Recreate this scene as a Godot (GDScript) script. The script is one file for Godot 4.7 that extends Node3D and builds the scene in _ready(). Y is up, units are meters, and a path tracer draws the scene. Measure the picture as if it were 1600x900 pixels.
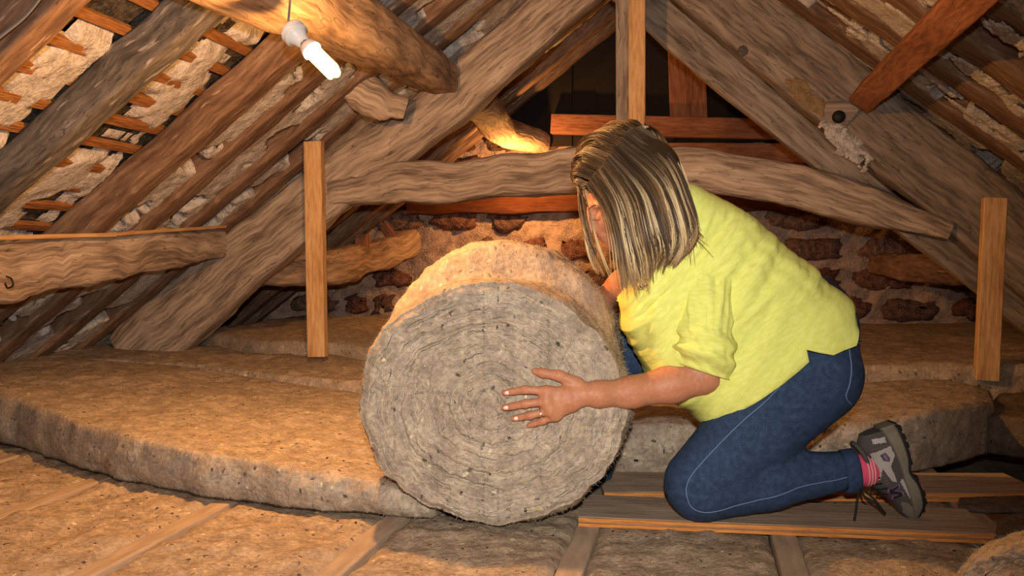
extends Node3D
# A farmhouse attic: an oak roof truss, slated slopes with lime torching, wool loft rolls and a woman unrolling one.
# World: y up, metres, joist tops at y = 0, the ridge runs along z, the camera sits at x = 0, z = 0 and looks towards -z.

var rng := RandomNumberGenerator.new()
var shape_noise := FastNoiseLite.new()
var lump_noise := FastNoiseLite.new()
var M := {}                 # materials by name
var FELT_TOP := 0.0

const SLOPE := 0.77         # rise over run of both roof slopes
const VIEW := Vector3(-0.1897, -0.03, -0.9814)   # from the camera towards the people, used as the depth axis of the clothes


# ------------------------------------------------------------------ mesh collector (triangles counter-clockwise seen from outside)
class MB:
	var v := PackedVector3Array()
	var i := PackedInt32Array()
	var c := PackedColorArray()
	var uv := PackedVector2Array()
	var same := PackedInt32Array()      # pairs of vertices that share one normal
	var flat_from := -1
	func add(p: Vector3, t := Vector2.ZERO, col := Color.WHITE) -> int:
		v.append(p)
		uv.append(t)
		c.append(col)
		return v.size() - 1
	func tri(a: int, b: int, d: int) -> void:
		i.append(a)
		i.append(b)
		i.append(d)
	func quad(a: int, b: int, d: int, e: int) -> void:
		tri(a, b, d)
		tri(a, d, e)
	func face(pts: Array, uvs: Array, col := Color.WHITE) -> void:    # a flat face with vertices of its own
		var first := v.size()
		for k in pts.size():
			add(pts[k], uvs[k], col)
		for k in range(1, pts.size() - 1):
			tri(first, first + k, first + k + 1)
	func join(o: MB) -> MB:
		var first := v.size()
		v.append_array(o.v)
		c.append_array(o.c)
		uv.append_array(o.uv)
		for k in o.i:
			i.append(k + first)
		for k in o.same:
			same.append(k + first)
		return self
	func tint(col: Color) -> MB:
		c.fill(col)
		return self
	func moved(t: Transform3D) -> MB:
		for k in v.size():
			v[k] = t * v[k]
		return self
	func box() -> AABB:
		var b := AABB(v[0], Vector3.ZERO)
		for p in v:
			b = b.expand(p)
		return b
	func mesh(off := Vector3.ZERO) -> ArrayMesh:
		var n := PackedVector3Array()
		n.resize(v.size())
		for k in range(0, i.size(), 3):
			var q := (v[i[k + 1]] - v[i[k]]).cross(v[i[k + 2]] - v[i[k]])
			n[i[k]] += q
			n[i[k + 1]] += q
			n[i[k + 2]] += q
		for k in range(0, same.size(), 2):
			var s := n[same[k]] + n[same[k + 1]]
			n[same[k]] = s
			n[same[k + 1]] = s
		for k in n.size():
			n[k] = n[k].normalized() if n[k].length_squared() > 1e-24 else Vector3.UP
		var p := v.duplicate()
		if off != Vector3.ZERO:
			for k in p.size():
				p[k] -= off
		var j := i.duplicate()
		for k in range(0, j.size(), 3):      # Godot's fronts run clockwise
			var t := j[k + 1]
			j[k + 1] = j[k + 2]
			j[k + 2] = t
		var arr := []
		arr.resize(Mesh.ARRAY_MAX)
		arr[Mesh.ARRAY_VERTEX] = p
		arr[Mesh.ARRAY_NORMAL] = n
		arr[Mesh.ARRAY_TEX_UV] = uv
		arr[Mesh.ARRAY_COLOR] = c
		arr[Mesh.ARRAY_INDEX] = j
		var m := ArrayMesh.new()
		m.add_surface_from_arrays(Mesh.PRIMITIVE_TRIANGLES, arr)
		return m


# ------------------------------------------------------------------ distance field of tapered capsules and turned ellipsoids, meshed as surface nets
class Field:
	var a := PackedVector3Array()
	var ab := PackedVector3Array()
	var il := PackedFloat32Array()
	var r0 := PackedFloat32Array()
	var rd := PackedFloat32Array()
	var ks := PackedFloat32Array()
	var el := []              # [Transform3D inverse, radii, blend, sign]
	var noise: FastNoiseLite
	var amp := 0.0
	func cap(p: Vector3, q: Vector3, ra: float, rb: float, k := 0.02) -> void:
		a.append(p)
		ab.append(q - p)
		il.append(1.0 / maxf((q - p).length_squared(), 1e-9))
		r0.append(ra)
		rd.append(rb - ra)
		ks.append(k)
	func chain(pts: Array, rs: Array, k := 0.02) -> void:
		for n in pts.size() - 1:
			cap(pts[n], pts[n + 1], rs[n], rs[n + 1], k)
	func ell(b: Basis, o: Vector3, r: Vector3, k := 0.01, sgn := 1.0) -> void:
		el.append([Transform3D(b, o).affine_inverse(), r, k, sgn])
	func ev(p: Vector3) -> float:
		var d := 10.0
		for n in a.size():
			var w := p - a[n]
			var t := clampf(w.dot(ab[n]) * il[n], 0.0, 1.0)
			var e := (w - ab[n] * t).length() - r0[n] - rd[n] * t
			var k := ks[n]
			if e < d + k:
				var h := clampf(0.5 + 0.5 * (d - e) / k, 0.0, 1.0)
				d = lerpf(d, e, h) - k * h * (1.0 - h)
		for x in el:
			var q: Vector3 = x[0] * p
			var r: Vector3 = x[1]
			var u := (q / r).length()
			var w := (q / (r * r)).length()
			var e := u * (u - 1.0) / maxf(w, 1e-6)
			var k: float = x[2]
			if x[3] > 0.0:
				var h := clampf(0.5 + 0.5 * (d - e) / k, 0.0, 1.0)
				d = lerpf(d, e, h) - k * h * (1.0 - h)
			else:
				var h := clampf(0.5 - 0.5 * (d + e) / k, 0.0, 1.0)
				d = lerpf(d, -e, h) + k * h * (1.0 - h)
		if noise and d < 0.03:
			d -= amp * noise.get_noise_3dv(p)
		return d
	func onto(p: Vector3, lift := 0.0) -> Vector3:      # the nearest place on the surface
		for n in 6:
			var e := 0.002
			var d := ev(p)
			var g := Vector3(ev(p + Vector3(e, 0, 0)) - d, ev(p + Vector3(0, e, 0)) - d, ev(p + Vector3(0, 0, e)) - d)
			p -= g.normalized() * (d - lift)
		return p
	func nets(lo: Vector3, hi: Vector3, cell: float, out: MB, keep = null) -> void:
		var nx := int(ceil((hi.x - lo.x) / cell)) + 1
		var ny := int(ceil((hi.y - lo.y) / cell)) + 1
		var nz := int(ceil((hi.z - lo.z) / cell)) + 1
		var val := PackedFloat32Array()
		val.resize(nx * ny * nz)
		val.fill(9.0)
		var B := 5
		for bz in range(0, nz, B):
			for by in range(0, ny, B):
				for bx in range(0, nx, B):
					var mid := lo + Vector3(bx + B * 0.5, by + B * 0.5, bz + B * 0.5) * cell
					var dm := ev(mid)
					var near := absf(dm) < cell * B * 1.1 + 0.012
					for z in range(bz, mini(bz + B, nz)):
						for y in range(by, mini(by + B, ny)):
							var at := (z * ny + y) * nx
							for x in range(bx, mini(bx + B, nx)):
								val[at + x] = ev(lo + Vector3(x, y, z) * cell) if near else dm
		var id := PackedInt32Array()
		id.resize(nx * ny * nz)
		id.fill(-1)
		var off := [0, 1, nx, nx + 1, nx * ny, nx * ny + 1, nx * ny + nx, nx * ny + nx + 1]
		var ed := [[0, 1], [2, 3], [4, 5], [6, 7], [0, 2], [1, 3], [4, 6], [5, 7], [0, 4], [1, 5], [2, 6], [3, 7]]
		for z in nz - 1:
			for y in ny - 1:
				for x in nx - 1:
					var at := (z * ny + y) * nx + x
					var neg := 0
					for k in 8:
						if val[at + off[k]] < 0.0:
							neg += 1
					if neg == 0 or neg == 8:
						continue
					var s := Vector3.ZERO
					var m := 0
					for e in ed:
						var f0 := val[at + off[e[0]]]
						var f1 := val[at + off[e[1]]]
						if (f0 < 0.0) != (f1 < 0.0):
							var t := f0 / (f0 - f1)
							var p0 := Vector3(e[0] & 1, (e[0] >> 1) & 1, e[0] >> 2)
							var p1 := Vector3(e[1] & 1, (e[1] >> 1) & 1, e[1] >> 2)
							s += p0.lerp(p1, t)
							m += 1
					var w := lo + (Vector3(x, y, z) + s / m) * cell
					id[at] = out.add(w, Vector2.ZERO)
		for z in range(1, nz - 1):
			for y in range(1, ny - 1):
				for x in range(1, nx - 1):
					var at := (z * ny + y) * nx + x
					var s0 := val[at] < 0.0
					for ax in 3:
						var st: int = [1, nx, nx * ny][ax]
						if s0 == (val[at + st] < 0.0):
							continue
						var u: int = [nx, nx * ny, 1][ax]
						var w: int = [nx * ny, 1, nx][ax]
						var q := [id[at - u - w], id[at - w], id[at], id[at - u]]
						if q.min() < 0:
							continue
						if keep != null and not keep.call(out.v[q[0]]):
							continue
						if s0:
							out.quad(q[0], q[1], q[2], q[3])
						else:
							out.quad(q[3], q[2], q[1], q[0])


# ------------------------------------------------------------------ nodes, names, labels
func _place(n: Node3D, called: String, parent: Node) -> void:
	n.name = called
	if parent.has_node(NodePath(called)):
		var k := 1
		while parent.has_node(NodePath("%s_%03d" % [called, k])):
			k += 1
		n.name = "%s_%03d" % [called, k]
	parent.add_child(n, true)

func origin_of(n: Node) -> Vector3:
	var p := Vector3.ZERO
	while n is Node3D and n != self:
		p += n.position
		n = n.get_parent()
	return p

func thing(called: String, label: String, category: String, at: Vector3, group := "") -> Node3D:
	var o := Node3D.new()
	_place(o, called, self)
	o.position = at
	tag(o, label, category, group)
	return o

func tag(o: Node, label: String, category := "", group := "", kind := "") -> Node:
	if label: o.set_meta("label", label)
	if category: o.set_meta("category", category)
	if group: o.set_meta("group", group)
	if kind: o.set_meta("kind", kind)
	return o

func part(called: String, m: MB, mt: Material, parent: Node, label := "", kind := "") -> MeshInstance3D:
	var o := MeshInstance3D.new()
	_place(o, called, parent)
	o.mesh = m.mesh(origin_of(parent))
	o.material_override = mt
	tag(o, label, "", "", kind)
	return o

func solo(called: String, m: MB, mt: Material, label: String, category: String, group := "") -> MeshInstance3D:
	var b := m.box()
	var at := Vector3(b.get_center().x, b.position.y, b.get_center().z)
	var o := MeshInstance3D.new()
	_place(o, called, self)
	o.position = at
	o.mesh = m.mesh(at)
	o.material_override = mt
	tag(o, label, category, group)
	return o

func setting(called: String, m: MB, mt: Material) -> MeshInstance3D:
	var o := part(called, m, mt, self)
	o.set_meta("kind", "structure")
	return o


# ------------------------------------------------------------------ shapes
func cr(pts: Array, t: float) -> Variant:           # Catmull-Rom through numbers or vectors, t from 0 to size - 1
	var n := pts.size()
	if n == 1:
		return pts[0]
	var k := clampi(int(floor(t)), 0, n - 2)
	var f := t - k
	var p1 = pts[k]
	var p2 = pts[k + 1]
	var p0 = pts[k - 1] if k > 0 else p1 * 2.0 - p2
	var p3 = pts[k + 2] if k + 2 < n else p2 * 2.0 - p1
	return (p1 * 2.0 + (p2 - p0) * f + (p0 * 2.0 - p1 * 5.0 + p2 * 4.0 - p3) * (f * f) + (p1 * 3.0 - p0 - p2 * 3.0 + p3) * (f * f * f)) * 0.5

func loft(rings: Array, caps := true, col := Color.WHITE) -> MB:      # rings of equal size, closed round
	var m := MB.new()
	var n: int = rings[0].size()
	var u := 0.0
	var mids := []
	for j in rings.size():
		var mid := Vector3.ZERO
		for p in rings[j]:
			mid += p
		mids.append(mid / n)
		if j > 0:
			u += (mids[j] - mids[j - 1]).length()
		var g := 0.0
		for k in n + 1:
			var p: Vector3 = rings[j][k % n]
			if k > 0:
				g += (p - rings[j][k - 1]).length()
			m.add(p, Vector2(u, g), col)
		m.same.append(j * (n + 1))
		m.same.append(j * (n + 1) + n)
	var turn := 0.0
	for j in rings.size() - 1:
		for k in n:
			var a := j * (n + 1) + k
			var q := (m.v[a + 1] - m.v[a]).cross(m.v[a + n + 2] - m.v[a])
			turn += q.dot((m.v[a] + m.v[a + n + 2]) * 0.5 - (mids[j] + mids[j + 1]) * 0.5)
	for j in rings.size() - 1:
		for k in n:
			var a := j * (n + 1) + k
			if turn > 0.0:
				m.quad(a, a + 1, a + n + 2, a + n + 1)
			else:
				m.quad(a, a + n + 1, a + n + 2, a + 1)
	if caps:
		for e in 2:
			var j: int = [0, rings.size() - 1][e]
			var mid: Vector3 = mids[j]
			var o := m.add(mid, Vector2(0, 0), col)
			for k in n:
				m.add(rings[j][k], Vector2((rings[j][k] - mid).dot(Vector3(0.3, 0.5, 0.8)), (rings[j][k] - mid).y), col)
			for k in n:
				if (e == 0) == (turn > 0.0):
					m.tri(o, o + 1 + (k + 1) % n, o + 1 + k)
				else:
					m.tri(o, o + 1 + k, o + 1 + (k + 1) % n)
	return m

func timber(path: Array, up: Vector3, w: Array, h: Array, sq := 5.0, amp := 0.008, freq := 3.0, n := 24, step := 0.06) -> MB:
	var total := 0.0
	for k in path.size() - 1:
		total += (path[k + 1] - path[k]).length()
	var cnt := maxi(3, int(total / step))
	var rings := []
	for j in cnt + 1:
		var t := float(j) / cnt * (path.size() - 1)
		var p: Vector3 = cr(path, t)
		var fwd: Vector3 = (cr(path, minf(t + 0.02, path.size() - 1)) - cr(path, maxf(t - 0.02, 0))).normalized()
		var side := up.cross(fwd).normalized()
		var top := fwd.cross(side).normalized()
		var s := float(j) / cnt
		var hw: float = cr(w, s * (w.size() - 1)) * 0.5
		var hh: float = cr(h, s * (h.size() - 1)) * 0.5
		var ring := PackedVector3Array()
		for k in n:
			var a := TAU * k / n + 0.13
			var x := signf(cos(a)) * pow(absf(cos(a)), 2.0 / sq)
			var y := signf(sin(a)) * pow(absf(sin(a)), 2.0 / sq)
			var q := p + side * x * hw + top * y * hh
			var out := (side * x + top * y).normalized()
			q += out * (amp * shape_noise.get_noise_3d(q.x * freq, q.y * freq, q.z * freq) * 2.0 + amp * 0.35 * shape_noise.get_noise_3d(q.x * freq * 5.0 + 40.0, q.y * freq * 5.0, q.z * freq * 5.0) * 2.0)
			ring.append(q)
		rings.append(ring)
	return loft(rings)

func sawn(a: Vector3, b: Vector3, up: Vector3, w: float, h: float, ch := 0.004) -> MB:     # a sawn length of wood with chamfered edges
	var m := MB.new()
	var f := (b - a).normalized()
	var side := up.cross(f).normalized()
	var top := f.cross(side).normalized()
	var x := w * 0.5
	var y := h * 0.5
	var sec := [Vector2(x, -y + ch), Vector2(x, y - ch), Vector2(x - ch, y), Vector2(-x + ch, y), Vector2(-x, y - ch), Vector2(-x, -y + ch), Vector2(-x + ch, -y), Vector2(x - ch, -y)]
	var len := (b - a).length()
	var g := 0.0
	var ea := []
	var eb := []
	for k in 8:
		var s0: Vector2 = sec[k]
		var s1: Vector2 = sec[(k + 1) % 8]
		var d := (s1 - s0).length()
		var p0 := side * s0.x + top * s0.y
		var p1 := side * s1.x + top * s1.y
		m.face([a + p0, a + p1, b + p1, b + p0], [Vector2(0, g), Vector2(0, g + d), Vector2(len, g + d), Vector2(len, g)])
		g += d
		ea.append(a + p0)
		eb.append(b + p0)
	ea.reverse()
	var ua := []
	var ub := []
	for k in 8:
		ua.append(Vector2((ea[k] - a).dot(side), (ea[k] - a).dot(top)))
		ub.append(Vector2((eb[k] - b).dot(side), (eb[k] - b).dot(top)))
	m.face(ea, ua)
	m.face(eb, ub)
	if (m.v[1] - m.v[0]).cross(m.v[2] - m.v[0]).dot(m.v[0] - a) < 0.0:
		for k in range(0, m.i.size(), 3):
			var t := m.i[k + 1]
			m.i[k + 1] = m.i[k + 2]
			m.i[k + 2] = t
	return m

func tube(path: Array, rs: Array, n := 6, step := 0.012, col := Color.WHITE) -> MB:
	var total := 0.0
	for k in path.size() - 1:
		total += (path[k + 1] - path[k]).length()
	var cnt := maxi(path.size(), int(total / step))
	var rings := []
	var side := Vector3.ZERO
	for j in cnt + 1:
		var t := float(j) / cnt * (path.size() - 1)
		var p: Vector3 = cr(path, t)
		var f: Vector3 = (cr(path, minf(t + 0.05, path.size() - 1)) - cr(path, maxf(t - 0.05, 0))).normalized()
		if side == Vector3.ZERO:
			side = f.cross(Vector3(0.31, 0.9, 0.29)).normalized()
		side = (side - f * side.dot(f)).normalized()
		var top := f.cross(side)
		var r: float = cr(rs, float(j) / cnt * (rs.size() - 1))
		var ring := PackedVector3Array()
		for k in n:
			ring.append(p + (side * cos(TAU * k / n) + top * sin(TAU * k / n)) * r)
		rings.append(ring)
	return loft(rings, true, col)

func lathe(a: Vector3, axis: Vector3, prof: Array, n := 28) -> MB:       # prof: Vector2(along, radius)
	var f := axis.normalized()
	var s := f.cross(Vector3(0.21, 0.33, 0.9)).normalized()
	var t := f.cross(s)
	var rings := []
	for p in prof:
		var ring := PackedVector3Array()
		for k in n:
			ring.append(a + f * p.x + (s * cos(TAU * k / n) + t * sin(TAU * k / n)) * maxf(p.y, 0.0001))
		rings.append(ring)
	return loft(rings, false)


# ------------------------------------------------------------------ textures and materials
func noise_img(w: int, h: int, freq: float, sd: int, oct := 4) -> PackedByteArray:
	var f := FastNoiseLite.new()
	f.noise_type = FastNoiseLite.TYPE_SIMPLEX_SMOOTH
	f.seed = sd
	f.frequency = freq
	f.fractal_octaves = oct
	return f.get_seamless_image(w, h, false, false, 0.12, true).get_data()

func img_rgb(w: int, h: int, data: PackedByteArray) -> ImageTexture:
	return ImageTexture.create_from_image(Image.create_from_data(w, h, false, Image.FORMAT_RGB8, data))

func img_grey(w: int, h: int, data: PackedByteArray) -> ImageTexture:
	return ImageTexture.create_from_image(Image.create_from_data(w, h, false, Image.FORMAT_L8, data))

func grain(dark: Color, mid: Color, light: Color, sd: int, cracks: float, lime := 0.0, lime_col := Color(0.8, 0.76, 0.7)) -> Array:     # [albedo, height]; u runs along the timber
	var w := 512
	var broad := noise_img(w, w, 0.006, sd, 3)
	var fine := noise_img(w, w, 0.03, sd + 1, 4)
	var crk := noise_img(w, w, 0.012, sd + 2, 3)
	var spot := noise_img(w, w, 0.02, sd + 3, 4)
	var rgb := PackedByteArray()
	rgb.resize(w * w * 3)
	var hgt := PackedByteArray()
	hgt.resize(w * w)
	for k in w * w:
		var b := broad[k] / 255.0
		var f := fine[k] / 255.0
		var t := clampf(0.5 + (b - 0.5) * 0.75 + (f - 0.5) * 0.85, 0.0, 1.0)
		var col := dark.lerp(mid, t * 2.0) if t < 0.5 else mid.lerp(light, t * 2.0 - 1.0)
		var c := absf(crk[k] / 255.0 - 0.5)
		var hh := 0.45 + (f - 0.5) * 0.7
		if c < cracks:
			var q := c / cracks
			col = col.lerp(dark * 0.5, (1.0 - q) * 0.6)
			hh = lerpf(hh * 0.3, hh, q)
		if lime > 0.0:
			var s := spot[k] / 255.0 + (f - 0.5) * 0.25
			if s > 1.0 - lime:
				col = col.lerp(lime_col, clampf((s - 1.0 + lime) * 9.0, 0.0, 0.85))
				hh += 0.2
		rgb[k * 3] = int(clampf(col.r, 0, 1) * 255.0)
		rgb[k * 3 + 1] = int(clampf(col.g, 0, 1) * 255.0)
		rgb[k * 3 + 2] = int(clampf(col.b, 0, 1) * 255.0)
		hgt[k] = int(clampf(hh, 0, 1) * 255.0)
	return [img_rgb(w, w, rgb), img_grey(w, w, hgt)]

func mottle(cols: Array, freqs: Array, sd: int, w := 512) -> Array:      # [albedo, height] of a mineral surface: three colours by two noises
	var n1 := noise_img(w, w, freqs[0], sd, 4)
	var n2 := noise_img(w, w, freqs[1], sd + 7, 4)
	var rgb := PackedByteArray()
	rgb.resize(w * w * 3)
	var hgt := PackedByteArray()
	hgt.resize(w * w)
	for k in w * w:
		var a := n1[k] / 255.0
		var b := n2[k] / 255.0
		var col: Color = cols[0].lerp(cols[1], clampf((a - 0.3) * 2.5, 0, 1))
		col = col.lerp(cols[2], clampf((b - 0.52) * 3.0, 0, 0.8))
		rgb[k * 3] = int(clampf(col.r, 0, 1) * 255.0)
		rgb[k * 3 + 1] = int(clampf(col.g, 0, 1) * 255.0)
		rgb[k * 3 + 2] = int(clampf(col.b, 0, 1) * 255.0)
		hgt[k] = int(clampf(0.5 * a + 0.5 * b, 0, 1) * 255.0)
	return [img_rgb(w, w, rgb), img_grey(w, w, hgt)]

func felt() -> Array:                     # felted waste wool: crossing fibres, pale and dark tufts, coloured flecks
	var w := 1024
	var n1 := noise_img(w, w, 0.010, 61, 5)
	var n2 := noise_img(w, w, 0.045, 62, 3)
	var rgb := PackedByteArray()
	rgb.resize(w * w * 3)
	var hgt := PackedByteArray()
	hgt.resize(w * w)
	var c0 := Color(0.50, 0.435, 0.375)
	var c1 := Color(0.75, 0.68, 0.595)
	for k in w * w:
		var t := clampf(0.5 + (n1[k] / 255.0 - 0.5) * 1.0 + (n2[k] / 255.0 - 0.5) * 0.9, 0, 1)
		rgb[k * 3] = int(lerpf(c0.r, c1.r, t) * 255.0)
		rgb[k * 3 + 1] = int(lerpf(c0.g, c1.g, t) * 255.0)
		rgb[k * 3 + 2] = int(lerpf(c0.b, c1.b, t) * 255.0)
		hgt[k] = int(60 + t * 90.0)
	var r := RandomNumberGenerator.new()
	r.seed = 5
	for s in 8200:
		var x := r.randf() * w
		var y := r.randf() * w
		var dir := r.randf_range(-0.9, 0.9) + (PI / 2 if r.randf() < 0.18 else 0.0)
		var bend := r.randf_range(-0.05, 0.05)
		var kind := r.randf()
		var col := Color(0.78, 0.72, 0.63) if kind < 0.46 else (Color(0.36, 0.31, 0.26) if kind < 0.86 else (Color(0.80, 0.69, 0.46) if kind < 0.95 else Color(0.24, 0.21, 0.19)))
		var a := r.randf_range(0.12, 0.42)
		var wide := 1 + int(r.randf() < 0.5) + int(r.randf() < 0.25)
		for q in r.randi_range(14, 60) * wide:
			if q % wide == 0:
				x += cos(dir)
				y += sin(dir)
				dir += bend
			var k := posmod(int(y) + (q % wide), w) * w + posmod(int(x), w)
			rgb[k * 3] = int(lerpf(rgb[k * 3], col.r * 255.0, a))
			rgb[k * 3 + 1] = int(lerpf(rgb[k * 3 + 1], col.g * 255.0, a))
			rgb[k * 3 + 2] = int(lerpf(rgb[k * 3 + 2], col.b * 255.0, a))
			hgt[k] = clampi(hgt[k] + (26 if kind < 0.46 else -16), 0, 255)
	for s in 230:                        # flecks of black, cream, yellow, rust, blue and green yarn
		var kind := r.randf()
		var col := Color(0.09, 0.08, 0.09) if kind < 0.52 else (Color(0.86, 0.80, 0.66) if kind < 0.74 else (Color(0.72, 0.60, 0.26) if kind < 0.88 else (Color(0.45, 0.20, 0.10) if kind < 0.95 else Color(0.14, 0.15, 0.38))))
		var x := r.randf() * w
		var y := r.randf() * w
		var dir := r.randf_range(0, TAU)
		var len := r.randi_range(6, 24)
		var th := r.randf_range(1.2, 5.4) * (0.6 if kind > 0.88 else 1.0)
		for q in len:
			x += cos(dir)
			y += sin(dir)
			dir += r.randf_range(-0.3, 0.3)
			var rad := th * sin(PI * (q + 0.6) / len)
			for dy in range(-5, 6):
				for dx in range(-5, 6):
					if dx * dx + dy * dy < rad * rad:
						var k := posmod(int(y) + dy, w) * w + posmod(int(x) + dx, w)
						rgb[k * 3] = int(lerpf(rgb[k * 3], col.r * 255.0, 0.7))
						rgb[k * 3 + 1] = int(lerpf(rgb[k * 3 + 1], col.g * 255.0, 0.7))
						rgb[k * 3 + 2] = int(lerpf(rgb[k * 3 + 2], col.b * 255.0, 0.7))
	return [img_rgb(w, w, rgb), img_grey(w, w, hgt)]

func weave(kind: String) -> Array:
	var w := 512
	var n1 := noise_img(w, w, 0.02, 91, 4)
	var n2 := noise_img(w, w, 0.09, 92, 3)
	var rgb := PackedByteArray()
	rgb.resize(w * w * 3)
	var hgt := PackedByteArray()
	hgt.resize(w * w)
	for k in w * w:
		var x := k % w
		var y := k / w
		var a := n1[k] / 255.0 - 0.5
		var b := n2[k] / 255.0 - 0.5
		var col := Color.WHITE
		var hh := 0.5
		if kind == "denim":
			var tw := sin((x + y) * TAU / 8.0) * 0.5 + 0.5
			col = Color(0.13, 0.19, 0.29).lerp(Color(0.25, 0.33, 0.45), clampf(0.35 + a * 0.9 + b * 0.9 + (tw - 0.5) * 0.35, 0, 1))
			hh = 0.4 + tw * 0.4 + b * 0.4
		else:                            # slub jersey: thin and thick places of the yarn run across
			var sl := n1[(y * w + (x * 3) % w)] / 255.0 - 0.5
			col = Color(0.835, 0.845, 0.42).lerp(Color(0.885, 0.89, 0.50), clampf(0.5 + sl * 1.5 + b * 0.5, 0, 1))
			hh = 0.5 + sl * 0.5 + b * 0.4
		rgb[k * 3] = int(clampf(col.r, 0, 1) * 255.0)
		rgb[k * 3 + 1] = int(clampf(col.g, 0, 1) * 255.0)
		rgb[k * 3 + 2] = int(clampf(col.b, 0, 1) * 255.0)
		hgt[k] = int(clampf(hh, 0, 1) * 255.0)
	return [img_rgb(w, w, rgb), img_grey(w, w, hgt)]

func mat(called: String, tex: Array, uvs: Vector3, bump: float, rough := 0.9, tint := Color.WHITE, tri := false) -> StandardMaterial3D:
	var m := StandardMaterial3D.new()
	m.resource_name = called
	m.albedo_color = tint
	m.roughness = rough
	m.metallic_specular = 0.35
	if tex:
		m.albedo_texture = tex[0]
		if bump > 0.0:
			m.heightmap_enabled = true
			m.heightmap_texture = tex[1]
			m.heightmap_scale = bump
	m.uv1_scale = uvs
	m.uv1_triplanar = tri
	M[called] = m
	return m

func plain(called: String, col: Color, rough := 0.8, vc := false) -> StandardMaterial3D:
	var m := mat(called, [], Vector3.ONE, 0.0, rough, col)
	m.vertex_color_use_as_albedo = vc
	return m

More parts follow.
